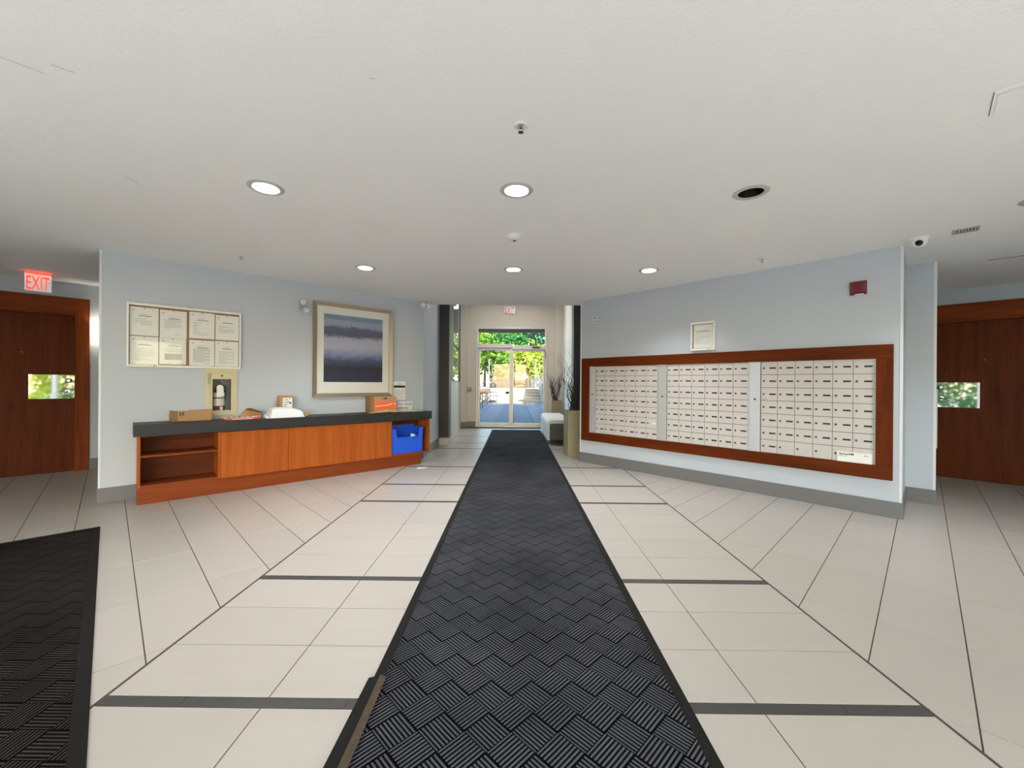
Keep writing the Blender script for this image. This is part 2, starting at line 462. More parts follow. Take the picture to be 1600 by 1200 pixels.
def tag(o, label, cat, group=None, kind=None):
    o['label'] = label; o['category'] = cat
    if group: o['group'] = group
    if kind: o['kind'] = kind
    return o

def thing(name, label, cat, loc=(0, 0, 0), rotz=0.0, group=None):
    return tag(link(name, None, None, loc, rotz), label, cat, group)

def struct(o, label=None, cat=None):
    o['kind'] = 'structure'
    if label: o['label'] = label
    if cat: o['category'] = cat
    return o

def text(name, body, size, mat, parent, loc, rot, align='LEFT', extrude=0.0004, shear=0.0, bold=0.0):
    c = bpy.data.curves.new(name, 'FONT'); c.body = body; c.size = size; c.align_x = align; c.extrude = extrude; c.shear = shear; c.offset = bold
    c.materials.append(MATS[mat])
    tmp = bpy.data.objects.new('tmp_text', c); COL.objects.link(tmp)
    me = bpy.data.meshes.new_from_object(tmp.evaluated_get(bpy.context.evaluated_depsgraph_get())); me.name = name
    bpy.data.objects.remove(tmp); bpy.data.curves.remove(c)
    if not me.materials: me.materials.append(MATS[mat])
    o = link(name, me, parent, loc); o.rotation_euler = rot
    return o

class Frame:
    """a vertical wall face: u runs along it (to the right for the viewer), off is the distance in front of it"""
    def __init__(s, p, q):
        s.p = Vector(p); d = Vector(q) - s.p; s.L = d.length; s.d = d.normalized(); s.n = Vector((s.d.y, -s.d.x)); s.a = math.atan2(s.d.y, s.d.x)
    def at(s, u, off=0.0, z=0.0):
        q = s.p + s.d * u + s.n * off; return (q.x, q.y, z)

WL = Frame((-3.99, 3.895), (-1.42, 6.345))      # blue-grey wall with notice board and picture
WR = Frame((1.01, 6.255), (3.455, 3.655))       # blue-grey wall with the mailboxes
DL = Frame((-7.6, 3.4), (-5.6, 5.4))            # wall of the left wooden door
DR = Frame((5.5, 5.48), (7.5, 3.48))            # wall of the right wooden door

def wall_mesh(u0, u1, z0, z1, t, holes=(), y0=0.0):
    """wall slab in local coordinates: front face at y=y0, back at y0+t, rectangular openings cut through"""
    us = sorted({u0, u1} | {h[0] for h in holes} | {h[1] for h in holes}); zs = sorted({z0, z1} | {h[2] for h in holes} | {h[3] for h in holes})
    solid = {}
    for i in range(len(us) - 1):
        for j in range(len(zs) - 1):
            cu, cz = (us[i] + us[i + 1]) / 2, (zs[j] + zs[j + 1]) / 2
            solid[i, j] = not any(h[0] < cu < h[1] and h[2] < cz < h[3] for h in holes)
    mb = MB(); a, b = y0, y0 + t
    for (i, j), s in solid.items():
        if not s: continue
        x0, x1, w0, w1 = us[i], us[i + 1], zs[j], zs[j + 1]
        mb.quad((x0, a, w0), (x1, a, w0), (x1, a, w1), (x0, a, w1)); mb.quad((x1, b, w0), (x0, b, w0), (x0, b, w1), (x1, b, w1))
        if not solid.get((i - 1, j)): mb.quad((x0, b, w0), (x0, a, w0), (x0, a, w1), (x0, b, w1))
        if not solid.get((i + 1, j)): mb.quad((x1, a, w0), (x1, b, w0), (x1, b, w1), (x1, a, w1))
        if not solid.get((i, j - 1)): mb.quad((x0, b, w0), (x1, b, w0), (x1, a, w0), (x0, a, w0))
        if not solid.get((i, j + 1)): mb.quad((x0, a, w1), (x1, a, w1), (x1, b, w1), (x0, b, w1))
    return mb

# ------------------------------------------------------------------ the setting: floor and its tiles
def clip(poly, n, c):
    """keep the part of a convex polygon with n.p <= c"""
    out = []
    for i in range(len(poly)):
        p, q = poly[i], poly[(i + 1) % len(poly)]
        dp, dq = n[0] * p[0] + n[1] * p[1] - c, n[0] * q[0] + n[1] * q[1] - c
        if dp <= 0: out.append(p)
        if (dp < 0 < dq) or (dq < 0 < dp):
            t = dp / (dp - dq); out.append((p[0] + (q[0] - p[0]) * t, p[1] + (q[1] - p[1]) * t))
    return out

def inset(poly, d):
    n = len(poly); res = poly
    cx, cy_ = sum(p[0] for p in poly) / n, sum(p[1] for p in poly) / n
    for i in range(n):
        p, q = poly[i], poly[(i + 1) % n]
        ex, ey = q[0] - p[0], q[1] - p[1]; L = math.hypot(ex, ey)
        if L < 1e-6: continue
        nx, ny = ey / L, -ex / L
        if nx * (cx - p[0]) + ny * (cy_ - p[1]) > 0: nx, ny = -nx, -ny
        res = clip(res, (nx, ny), nx * p[0] + ny * p[1] - d)
        if len(res) < 3: return []
    return res

def area(p):
    return abs(sum(p[i][0] * p[(i + 1) % len(p)][1] - p[(i + 1) % len(p)][0] * p[i][1] for i in range(len(p)))) / 2

def tidy(poly):
    out = []
    for p in poly:
        if not out or math.hypot(p[0] - out[-1][0], p[1] - out[-1][1]) > 1e-4: out.append(p)
    if len(out) > 2 and math.hypot(out[0][0] - out[-1][0], out[0][1] - out[-1][1]) < 1e-4: out.pop()
    return out

BORD = 1.535
tiles = []                                # (polygon, material)
def add_tile(poly, mat):
    poly = tidy(poly)
    if len(poly) >= 3 and area(poly) > 0.0008: tiles.append((poly, mat))

# centre aisle: rows 0.307 deep, 0.61 wide tiles, a thin charcoal strip after every 2, 3 or 5 rows
P, G = 0.3075, 0.0021
runs = [(1.530, 3), (2.492, 5), (4.092, 2), (4.772, 3), (5.782, 5), (7.372, 2), (8.050, 3), (9.040, 5)]
def centre_row(y0, y1):
    for xa, xb in ((-1.525, -0.915), (-0.915, -0.305), (-0.305, 0.305), (0.305, 0.915), (0.915, 1.525)):
        add_tile([(xa + G, y0 + G), (xb - G, y0 + G), (xb - G, y1 - G), (xa + G, y1 - G)], 'tile_cream')
def strip(y0, y1):
    xs = [-1.525, -1.22, -0.61, 0.0, 0.61, 1.22, 1.525]
    for i in range(6):
        add_tile([(xs[i] + G, y0 + G), (xs[i + 1] - G, y0 + G), (xs[i + 1] - G, y1 - G), (xs[i] + G, y1 - G)], 'tile_charcoal')
for i, (y0, n) in enumerate(runs):
    strip(y0 - 0.05, y0)
    y1 = runs[i + 1][0] - 0.05 if i + 1 < len(runs) else y0 + 5 * P
    for k in range(n):
        centre_row(y0 + (y1 - y0) * k / n, y0 + (y1 - y0) * (k + 1) / n)
y = 1.48
for n in (2, 5, 3, 2):
    for k in range(n):
        centre_row(y - P, y); y -= P
    strip(y - 0.05, y); y -= 0.05
# angled fields either side: 0.61 x 0.305 tiles, long joints running towards the doors
S2 = math.sqrt(0.5)
for sg in (-1, 1):
    s0, t0 = (0.118, 2.985) if sg < 0 else (0.165, 2.775)
    for a in range(-18, 20):
        for b in range(-9, 10):
            sa, sb = s0 + a * 0.3052 + 0.0024, s0 + (a + 1) * 0.3052 - 0.0024     # across the long joints
            ta, tb = t0 + b * 0.6165 + 0.0021, t0 + (b + 1) * 0.6165 - 0.0021
            poly = []
            for s_, t_ in ((sa, ta), (sb, ta), (sb, tb), (sa, tb)):
                # s = (y -+ x)/sqrt2 , t = (y +- x)/sqrt2
                yy, xx = (s_ + t_) * S2, (s_ - t_) * S2
                poly.append((xx, yy) if sg < 0 else (-xx, yy))
            if sg > 0: poly = poly[::-1]
            poly = clip(poly, (-sg, 0), -BORD - 0.002)
            poly = clip(poly, (0, 1), 9.0) if poly else []
            poly = clip(poly, (0, -1), 3.3) if poly else []
            poly = clip(poly, (sg, 0), 8.5) if poly else []
            if poly: add_tile(poly, 'tile_cream')

floor = MB().quad((-8.6, -3.4, -0.0022), (8.6, -3.4, -0.0022), (8.6, 11.0, -0.0022), (-8.6, 11.0, -0.0022)).build('floor', 'grout')
struct(floor)

def to_px(x, y, z=0.0):
    return 804 + 637.6 * x / y, 598.2 + 637.6 * (HCAM - z) / y
def tile_shown(poly):
    cx, cy_ = sum(p[0] for p in poly) / len(poly), sum(p[1] for p in poly) / len(poly)
    if cy_ < 1.1: return 0
    if -0.5 < cx < 0.6 and cy_ < 10.2: return 0                       # under the runner
    u_l = (cx + 3.99) * WL.d.x + (cy_ - 3.895) * WL.d.y; o_l = (cx + 3.99) * WL.n.x + (cy_ - 3.895) * WL.n.y
    u_r = (cx - 1.01) * WR.d.x + (cy_ - 6.255) * WR.d.y; o_r = (cx - 1.01) * WR.n.x + (cy_ - 6.255) * WR.n.y
    if cx < -1.6 and o_l < -0.1 and cx / cy_ > -1.03: return 0
    if cx > 1.5 and o_r < -0.1 and cx / cy_ < 0.93: return 0
    if abs(cx) > 1.7 and (cy_ - abs(cx) * -1) > 11.2: return 0
    if not all(0.6 < p[1] for p in poly): return 0
    px = [to_px(*p) for p in poly]
    mx, my = sum(p[0] for p in px) / len(px), sum(p[1] for p in px) / len(px)
    w = max(p[0] for p in px) - min(p[0] for p in px); h = max(p[1] for p in px) - min(p[1] for p in px)
    if mx < -w * 0.5 or mx > 1600 + w * 0.5 or my > 1200 + h * 0.5: return 0
    return area(px)
ranked = sorted(tiles, key=lambda t: -tile_shown(t[0]))
SHARED = {}
def tile_geom(poly):
    top = inset(poly, 0.0008)
    if len(top) != len(poly): top = poly
    n = len(poly)
    v = [(x, y, -0.006) for x, y in poly] + [(x, y, -0.0007) for x, y in poly] + [(x, y, 0.0) for x, y in top]
    f = [tuple(range(2 * n, 3 * n))]
    for i in range(n):
        j = (i + 1) % n
        f.append((i, j, n + j, n + i)); f.append((n + i, n + j, 2 * n + j, 2 * n + i))
    return v, f
rest = {'tile_cream': MB(), 'tile_charcoal': MB()}
count = 0
for poly, mat in ranked:
    a2 = sum(poly[i][0] * poly[(i + 1) % len(poly)][1] - poly[(i + 1) % len(poly)][0] * poly[i][1] for i in range(len(poly)))
    if a2 < 0: poly = poly[::-1]
    if count < 300 and tile_shown(poly) > 60:
        cx, cy_ = poly[0]
        ex, ey = poly[1][0] - cx, poly[1][1] - cy_
        ang = math.atan2(ey, ex); ca, sa = math.cos(-ang), math.sin(-ang)
        loc = [((x - cx) * ca - (y_ - cy_) * sa, (x - cx) * sa + (y_ - cy_) * ca) for x, y_ in poly]
        key = (mat,) + tuple((round(x, 4), round(y_, 4)) for x, y_ in loc)
        if key not in SHARED:
            v, f = tile_geom(loc); SHARED[key] = MB().add(v, f).mesh('tile', mat)
        link('tile' if mat == 'tile_cream' else 'strip_tile', SHARED[key], floor, (cx, cy_, 0), ang); count += 1
    else:
        v, f = tile_geom(poly); rest[mat].add(v, f)
o = rest['tile_cream'].build('tile_field', 'tile_cream', floor); o['kind'] = 'stuff'
o = rest['tile_charcoal'].build('strip_tile_field', 'tile_charcoal', floor); o['kind'] = 'stuff'

# ------------------------------------------------------------------ ceiling with cut-outs for the recessed lamps
LAMPS = [(-1.617, 2.630, True), (0.004, 2.650, True), (1.529, 2.666, False), (-1.645, 4.469, True), (-0.022, 4.497, True), (1.472, 4.504, True),
         (3.505, 2.735, True)]
LR = 0.078
def plate_with_holes(outer, holes, z, name, mat):
    pts = [Vector(p) for p in outer]; edges = [(i, (i + 1) % len(outer)) for i in range(len(outer))]
    for cx, cy_, r in holes:
        o = len(pts); n = 24
        pts += [Vector((cx + r * math.cos(2 * math.pi * k / n), cy_ + r * math.sin(2 * math.pi * k / n))) for k in range(n)]
        edges += [(o + k, o + (k + 1) % n) for k in range(n)]
    v, e, f, *_ = delaunay_2d_cdt(pts, edges, [], 1, 1e-5)
    keep = []
    for t in f:
        c = sum((v[i] for i in t), Vector((0, 0))) / len(t)
        if all((c.x - h[0]) ** 2 + (c.y - h[1]) ** 2 > (h[2] * 0.98) ** 2 for h in holes): keep.append(tuple(t)[::-1])
    mb = MB(); mb.add([(p.x, p.y, z) for p in v], keep)
    return mb.build(name, mat)
outer = [(-8.6, -3.4), (8.6, -3.4), (8.6, 8.4), (1.58, 8.4), (1.58, 6.42), (-1.58, 6.42), (-1.58, 8.4), (-8.6, 8.4)]
ceiling = struct(plate_with_holes(outer, [(x, y, LR) for x, y, on in LAMPS], HCEIL, 'ceiling', 'ceiling_paint'))
# scuffs on the plaster, thin flat marks
def mark(p, q, w):
    a, b = Vector(p), Vector(q); t = (b - a).normalized(); nn = Vector((-t.y, t.x)) * w
    z = HCEIL - 0.0006
    return [(a.x, a.y, z), (b.x + nn.x, b.y + nn.y, z), (b.x, b.y, z), (a.x - nn.x, a.y - nn.y, z)]
for p, q in (((-2.02, 1.555), (-1.93, 1.655)), ((-1.85, 1.61), (-1.80, 1.65)), ((-2.385, 2.47), (-2.41, 2.60)), ((-0.605, 1.675), (-0.585, 1.68)), ((-2.55, 3.78), (-2.40, 3.80))):
    MB().add(mark(p, q, 0.002), [(3, 2, 1, 0)]).build('scuff', 'ink', ceiling)

# ------------------------------------------------------------------ walls
hole_ext = (0.868, 1.073, 0.842, 1.282)
w = wall_mesh(0, 3.551, 0, HCEIL, 0.16, [hole_ext]).build('wall_left', 'wall_paint', None, WL.at(0), WL.a); struct(w)
# the mailbox wall is the face of a solid block that steps back beside the right-hand hall
C = WR.at(WR.L); c2 = (C[0] + 0.62, C[1] + 0.62); c3 = (c2[0] + 0.155, c2[1] - 0.155)
D = WR.at(0)
struct(MB().prism([(D[0], D[1]), (C[0], C[1]), c2, c3, (c3[0] + 0.3, c3[1] + 0.3), (1.62, 7.60), (1.46, 7.60), (1.46, 6.42), (1.12, 6.42)], 0, HCEIL).build('wall_right', 'wall_paint'))
struct(MB().box(-1.60, -1.425, 6.36, 7.69, 0, HVEST).build('wall_passage_left', 'wall_paint'))
struct(MB().box(1.43, 1.60, 6.42, 7.69, 0, HVEST).build('wall_passage_right', 'wall_paint'))
struct(MB().box(-1.60, 1.60, 6.425, 6.56, HCEIL + 0.001, HVEST).build('wall_bulkhead', 'ceiling_paint'))
struct(MB().box(-1.75, -1.235, 7.69, 7.95, 0, HVEST).build('column_left', 'charcoal_paint'))
struct(MB().box(1.11, 1.75, 7.69, 7.95, 0, HVEST).build('column_right', 'charcoal_paint'))
VL = Frame((-1.245, 7.95), (-1.425, 10.80)); VR = Frame((1.27, 10.80), (1.125, 7.95))
# (seen from the passage, the left side wall runs away to the right, the right one comes back)
winL = (0.05, 2.55, 1.235, 3.30)
struct(wall_mesh(0, VL.L, 0, HVEST, 0.04, [winL]).build('wall_vestibule_left', 'pale_paint', None, VL.at(0), VL.a))
struct(wall_mesh(0, VR.L, 0, HVEST, 0.18).build('wall_vestibule_right', 'pale_paint', None, VR.at(0), VR.a))
YF = 10.95
DOOR = (-1.030, 0.863, 0.0, 2.685)
struct(wall_mesh(-1.50, 1.75, 0, HVEST, 0.16, [DOOR], y0=0).build('wall_far', 'taupe_paint', None, (0, YF, 0)))
struct(MB().box(-1.50, -1.273, 10.80, YF - 0.0005, 0, HVEST).build('wall_pilaster_left', 'taupe_paint'))
struct(MB().box(1.07, 1.75, 10.80, YF - 0.0005, 0, HVEST).build('wall_pilaster_right', 'taupe_paint'))
struct(MB().quad((-1.8, 6.5, HVEST - 0.002), (-1.8, 11.1, HVEST - 0.002), (1.8, 11.1, HVEST - 0.002), (1.8, 6.5, HVEST - 0.002)).build('ceiling_vestibule', 'ceiling_paint'))
# walls of the two wooden doors
dl_open = (1.725, 2.675, 0.0, 2.035); dr_open = (0.050, 1.000, 0.0, 2.035)
struct(wall_mesh(0.15, 6.3, 0, HCEIL, 0.16, [dl_open]).build('wall_hall_left', 'wall_paint', None, DL.at(0), DL.a))
struct(wall_mesh(-3.6, 2.7, 0, HCEIL, 0.16, [dr_open]).build('wall_hall_right', 'wall_paint', None, DR.at(0), DR.a))
HL0, HR0 = DL.at(0.15), DR.at(2.7)
def plain_wall(name, p, q, h=HCEIL):
    f = Frame(p, q); return struct(wall_mesh(0, f.L, 0, h, 0.14).build(name, 'wall_paint', None, f.at(0), f.a))
plain_wall('wall_hall_closure_left', DL.at(6.28)[:2], (-1.60, 7.66))  # unseen end walls, added to close both halls against outside light
plain_wall('wall_hall_closure_right', (1.62, 7.66), DR.at(-3.58)[:2])
plain_wall('wall_side_left', (-5.15, 1.16), HL0[:2]); plain_wall('wall_side_right', HR0[:2], (5.15, 1.12))
plain_wall('wall_rear_left', (-5.15, -3.40), (-5.15, 1.16)); plain_wall('wall_rear_right', (5.15, 1.12), (5.15, -3.40))

# baseboards, 0.145 high
def baseboard(name, fr, u0, u1, mat='baseboard_grey', h=0.145, t=0.012):
    return struct(MB().box(u0, u1, -t, 0, 0, h).build(name, mat, None, fr.at(0), fr.a, bevel=0.002))
baseboard('baseboard_left', WL, -0.010, 3.545)
baseboard('baseboard_right', WR, 0.0, WR.L + 0.010)
fc = Frame(C[:2], c2); baseboard('baseboard_return_right', fc, 0.0, fc.L)
fe = Frame(c2, c3); baseboard('baseboard_step_right', fe, 0.0, fe.L + 0.008)
baseboard('baseboard_hall_left', DL, 2.80, 6.2); baseboard('baseboard_hall_right', DR, -3.4, -0.08)
struct(MB().box(-1.425, -1.413, 6.37, 7.69, 0, 0.145).build('baseboard_passage_left', 'baseboard_grey'))
struct(MB().box(-1.427, -1.222, 7.678, 7.69, 0, 0.145).box(-1.235, -1.222, 7.69, 7.95, 0, 0.145).build('baseboard_column_left', 'pale_paint'))
struct(MB().box(1.10, 1.43, 7.678, 7.69, 0, 0.145).build('baseboard_column_right', 'pale_paint'))
baseboard('baseboard_vestibule_left', VL, 0.0, VL.L, 'pale_paint'); baseboard('baseboard_vestibule_right', VR, 0.0, VR.L, 'pale_paint')
struct(MB().box(-1.43, -1.261, 10.788, 10.80, 0, 0.145).box(-1.273, -1.040, YF - 0.012, YF, 0, 0.145).build('baseboard_far_left', 'baseboard_dark'))
struct(MB().box(0.875, 1.07, YF - 0.012, YF, 0, 0.145).box(1.058, 1.25, 10.788, 10.80, 0, 0.145).build('baseboard_far_right', 'baseboard_dark'))

# white corner guards
def guard(name, x, y, a, z0=0.145, z1=HCEIL - 0.002, w1=0.017, w2=0.028):
    mb = MB().box(-w1, 0.003, -0.003, 0, z0, z1).box(0, 0.003, 0, w2, z0, z1)
    return struct(mb.build(name, 'guard_plastic', None, (x, y, 0), a))
o = MB().box(-0.003, 0.014, -0.003, 0, 0.145, HCEIL - 0.002).box(-0.003, 0, 0, 0.16, 0.145, HCEIL - 0.002).build('trim_1', 'guard_plastic', None, WL.at(0), WL.a); struct(o)
guard('trim_2', C[0], C[1], WR.a); guard('trim_3', c3[0], c3[1], WR.a)
o = MB().box(-0.003, 0.02, -0.003, 0, 0.145, HCEIL - 0.002).build('trim_4', 'guard_plastic', None, WR.at(0), WR.a); struct(o)

# glazed front behind the photographer: the daylight that reaches the near floor and ceiling comes through here
gw = struct(link('window_1', None, None, (0, -3.40, 0)))
xs = [-5.15, -3.45, -1.75, 0.0, 1.75, 3.45, 5.15]
for i, x in enumerate(xs):
    MB().box(x - 0.03, x + 0.03, -0.12, 0.0, 0.0, HCEIL).build('mullion', 'storefront_metal', gw)
for i in range(6):
    for z0, z1 in ((0.0, 0.07), (2.36, HCEIL)):
        MB().box(xs[i] + 0.03, xs[i + 1] - 0.03, -0.12, 0.0, z0, z1).build('rail', 'storefront_metal', gw)
    MB().box(xs[i] + 0.03, xs[i + 1] - 0.03, -0.065, -0.058, 0.07, 2.36).build('pane', 'clear_glass', gw)

# vestibule side window
vw = struct(link('window_2', None, None, VL.at(0), VL.a))
u0, u1, z0, z1 = winL
for a, b in ((u0, u0 + 0.50), (u1 - 0.05, u1)):
    MB().box(a, b, -0.004, 0.03, z0, z1).build('stile', 'charcoal_paint', vw)
MB().box(u0, u1, -0.01, 0.05, z0 - 0.02, z0).build('sill', 'charcoal_paint', vw)
MB().box(u0 + 0.50, u1 - 0.05, 0.000, 0.03, z1 - 0.05, z1).build('rail', 'charcoal_paint', vw)
MB().box(u0 + 0.50, u1 - 0.05, 0.000, 0.03, 1.98, 2.04).build('rail', 'charcoal_paint', vw)
for a, b in ((z0, 1.98), (2.04, z1 - 0.05)):
    MB().box(u0 + 0.50, u1 - 0.05, 0.002, 0.006, a, b).build('pane', 'clear_glass', vw)

# ------------------------------------------------------------------ glazed entrance doors at the end of the passage
ed = struct(link('door_3', None, None, (0, YF, 0)))
x0, x1, _, zt = DOOR
def bar(n, a, b, c, d, y0=0.02, y1=0.11, m='storefront_metal', p=None): return MB().box(a, b, y0, y1, c, d).build(n, m, p or ed, bevel=0.003)
bar('jamb', x0, x0 + 0.045, 0, zt, -0.02, 0.13); bar('jamb', x1 - 0.045, x1, 0, zt, -0.02, 0.13)
bar('head', x0 + 0.045, x1 - 0.045, zt - 0.045, zt, -0.02, 0.13)
bar('transom_bar', x0 + 0.045, -0.06, 2.125, 2.230, -0.03, 0.12); bar('transom_bar', -0.06, x1 - 0.045, 2.085, 2.185, -0.02, 0.12)
bar('threshold', x0 + 0.045, x1 - 0.045, 0, 0.022, -0.02, 0.14, 'aluminium')
MB().box(x0 + 0.045, x1 - 0.045, 0.05, 0.056, 2.185, zt - 0.045).build('pane', 'clear_glass', ed)
def leaf(a, b, zt_, side):
    lf = link('door_leaf', None, ed, (0, 0, 0))
    sl, sr = (0.05, 0.052) if side < 0 else (0.055, 0.052)
    bar('stile', a, a + sl, 0.024, zt_, p=lf); bar('stile', b - sr, b, 0.024, zt_, p=lf)
    bar('bottom_rail', a + sl, b - sr, 0.024, 0.105, p=lf); bar('top_rail', a + sl, b - sr, zt_ - 0.075, zt_, p=lf)
    MB().box(a + sl, b - sr, 0.062, 0.068, 0.105, zt_ - 0.075).build('pane', 'clear_glass', lf)
    return lf
l1 = leaf(x0 + 0.047, -0.088, 2.122, -1); l2 = leaf(-0.084, x1 - 0.047, 2.110, 1)
MB().box(-0.235, -0.145, -0.02, 0.02, 0.89, 0.96).build('latch', 'black_plastic', l1, bevel=0.004)
MB().box(-0.80, -0.50, -0.035, 0.02, 2.06, 2.11).build('closer', 'grey_plastic', l1, bevel=0.004)
MB().box(0.47, 0.68, -0.07, -0.02, 2.13, 2.16).build('closer', 'black_plastic', l2, bevel=0.004)
MB().tube([(0.80, 0.0, 2.05), (0.83, -0.03, 1.98), (0.835, -0.03, 1.88), (0.80, -0.02, 1.86)], 0.006).build('cable', 'black_plastic', ed)
MB().box(0.08, 0.35, 0.058, 0.0605, 0.585, 0.622).build('decal', 'paper', l2)
MB().box(0.10, 0.26, 0.058, 0.0605, 0.70, 0.735).build('decal', 'grey_plastic', l2)

# ------------------------------------------------------------------ the two wooden doors
def wood_door(nm, fr, op, latch_left, plate, lock_u, lev_u, lev_dir, peep, casing_l, casing_r):
    u0, u1, _, zt = op
    d = struct(link(nm, None, None, fr.at(0), fr.a))
    cw = 0.112
    MB().box(u0, u0 + 0.02, -0.01, 0.14, 0, zt).build('jamb', 'casing_wood_z', d); MB().box(u1 - 0.02, u1, -0.01, 0.14, 0, zt).build('jamb', 'casing_wood_z', d)
    MB().box(u0 + 0.02, u1 - 0.02, -0.01, 0.14, zt - 0.02, zt).build('jamb', 'casing_wood_x', d)
    if casing_l: MB().box(u0 - cw, u0 + 0.004, -0.028, 0, 0, zt + 0.21).build('casing', 'casing_wood_z', d, bevel=0.003)
    if casing_r: MB().box(u1 - 0.004, u1 + cw, -0.028, 0, 0, zt + 0.21).build('casing', 'casing_wood_z', d, bevel=0.003)
    MB().box(u0 + 0.004, u1 - 0.004, -0.028, 0, zt - 0.004, zt + 0.21).build('casing', 'casing_wood_x', d, bevel=0.003)
    slab = MB().box(u0 + 0.022, u1 - 0.022, 0.028, 0.072, 0.001, zt - 0.022).build('door_slab', 'door_wood', d, bevel=0.002)
    pu0, pu1, pz0, pz1 = plate
    MB().box(pu0, pu1, 0.0255, 0.0279, pz0, pz1).build('mirror_plate', 'mirror_steel', slab)
    lk = MB().lathe([(0.001, -0.032), (0.018, -0.032), (0.021, -0.026), (0.030, -0.010), (0.034, 0)], 24, (lock_u, 0.0255, 1.175), 'y').build('lock_cylinder', 'satin_chrome', slab, smooth=True)
    MB().lathe([(0.001, -0.012), (0.027, -0.010), (0.031, 0)], 24, (lev_u, 0.0255, 1.03), 'y').build('lever_rose', 'satin_chrome', slab, smooth=True)
    MB().tube([(lev_u, 0.015, 1.03), (lev_u, -0.035, 1.03), (lev_u + lev_dir * 0.02, -0.048, 1.028), (lev_u + lev_dir * 0.07, -0.046, 1.018), (lev_u + lev_dir * 0.115, -0.040, 1.005)],
              [0.011, 0.011, 0.011, 0.009, 0.006], 10).build('lever_handle', 'satin_chrome', slab, smooth=True)
    MB().lathe([(0.001, -0.004), (0.007, -0.004), (0.011, 0)], 16, (peep, 0.028, 1.525), 'y').build('peephole', 'brass_dark', slab, smooth=True)
    return d
for k_, (fr_, op_) in enumerate(((DL, dl_open), (DR, dr_open))):
    struct(MB().box(op_[0] - 0.1, op_[1] + 0.1, 0.30, 0.36, 0, 2.2).box(op_[0] - 0.1, op_[0] - 0.04, 0.162, 0.30, 0, 2.2).box(op_[1] + 0.04, op_[1] + 0.1, 0.162, 0.30, 0, 2.2).box(op_[0] - 0.04, op_[1] + 0.04, 0.162, 0.30, 2.14, 2.2).build('wall_leak_blocker_%d' % (k_ + 1), 'charcoal_paint', None, fr_.at(0), fr_.a))  # unseen dark box added behind each door to stop light leaking under it
wood_door('door_1', DL, dl_open, False, (2.262, 2.652, 0.945, 1.250), 2.600, 2.590, -1, 2.205, True, True)
wood_door('door_2', DR, dr_open, True, (0.073, 0.470, 0.915, 1.238), 0.135, 0.135, 1, 0.51, True, True)

# ------------------------------------------------------------------ mats
def mat_thing(name, label, L, W, loc, rotz, carpet, group=None):
    t = thing(name, label, 'mat', loc, rotz)
    MB().box(0.045, W - 0.045, 0.0, L, 0.0, 0.0095).build('carpet', carpet, t)
    for a, b in ((0.0, 0.045), (W, W - 0.045)):
        lo, hi = min(a, b), max(a, b); out, inn = a, b
        mb = MB(); 
        mb.add([(out, 0, 0), (inn, 0, 0), (inn, 0, 0.011), (out, 0, 0.003), (out, L, 0), (inn, L, 0), (inn, L, 0.011), (out, L, 0.003)],
               [(0, 1, 2, 3), (7, 6, 5, 4), (3, 2, 6, 7), (0, 3, 7, 4), (1, 5, 6, 2)] if out > inn else [(3, 2, 1, 0), (4, 5, 6, 7), (7, 6, 2, 3), (4, 7, 3, 0), (2, 6, 5, 1)])
        mb.build('rubber_edge', 'rubber_black', t)
    return t
rl = 10.85
runner = mat_thing('runner_mat', 'long black ribbed runner mat leading to the glass doors', rl, 1.215, (-0.556, -0.6, 0.0005), 0, 'runner_carpet')
MB().box(0.0, 1.215, rl, rl + 0.03, 0.0, 0.008).build('rubber_edge', 'rubber_black', runner)
# loose, curled piece of its rubber edging near the camera
MB().add([(-0.02, 0.0, 0.012), (0.055, 0.0, 0.020), (0.055, 0.52, 0.030), (-0.015, 0.52, 0.012), (-0.02, 0.0, 0.002), (0.055, 0.0, 0.012), (0.055, 0.52, 0.022), (-0.015, 0.52, 0.002)],
         [(0, 1, 2, 3), (7, 6, 5, 4), (0, 4, 5, 1), (1, 5, 6, 2), (2, 6, 7, 3), (3, 7, 4, 0)]).build('curled_edge', 'rubber_black', runner, (0, 1.70, 0))
MB().add([(0.028, 0.0, 0.0185), (0.062, 0.0, 0.0215), (0.062, 0.50, 0.0320), (0.032, 0.52, 0.027)], [(0, 1, 2, 3)]).build('worn_edge', 'rubber_brown', runner, (0, 1.70, 0))
# second mat, laid on the diagonal towards the left-hand door
side = mat_thing('side_mat', 'black floor mat cut off by the left edge of the picture', 3.2, 1.20, (-3.305 - 0.86, 3.245 - 0.86, 0.0005), 0, 'side_mat_carpet')
side.rotation_euler = (0, 0, R(45)); side.location = (-3.305 - 1.20 * S2 + 3.2 * S2, 3.245 - 1.20 * S2 - 3.2 * S2, 0.0005)
MB().box(0.0, 1.20, 3.2, 3.235, 0.0, 0.008).build('rubber_edge', 'rubber_black', side)

# ------------------------------------------------------------------ counter cabinet on the left wall
CD = 0.330                                  # depth of the carcass
cab = thing('counter_cabinet', 'long orange-brown wooden cabinet with open end shelves under the notice board', 'cabinet', WL.at(0, 0.0), WL.a)
CU0, CU1 = 0.270, 3.468
Y = lambda off: -off
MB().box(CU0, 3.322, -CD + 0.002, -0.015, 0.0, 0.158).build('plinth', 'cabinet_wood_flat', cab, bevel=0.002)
for a, b in ((CU0, CU0 + 0.022), (0.897, 0.920), (2.845, 2.865), (CU1 - 0.02, CU1)):
    MB().box(a, b, -CD, -0.015, 0.158, 0.650).build('side_panel', 'cabinet_wood', cab)
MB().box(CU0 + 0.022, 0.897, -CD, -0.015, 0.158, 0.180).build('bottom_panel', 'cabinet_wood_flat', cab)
MB().box(2.865, CU1 - 0.02, -CD, -0.015, 0.158, 0.182).build('bottom_panel', 'cabinet_wood_flat', cab)
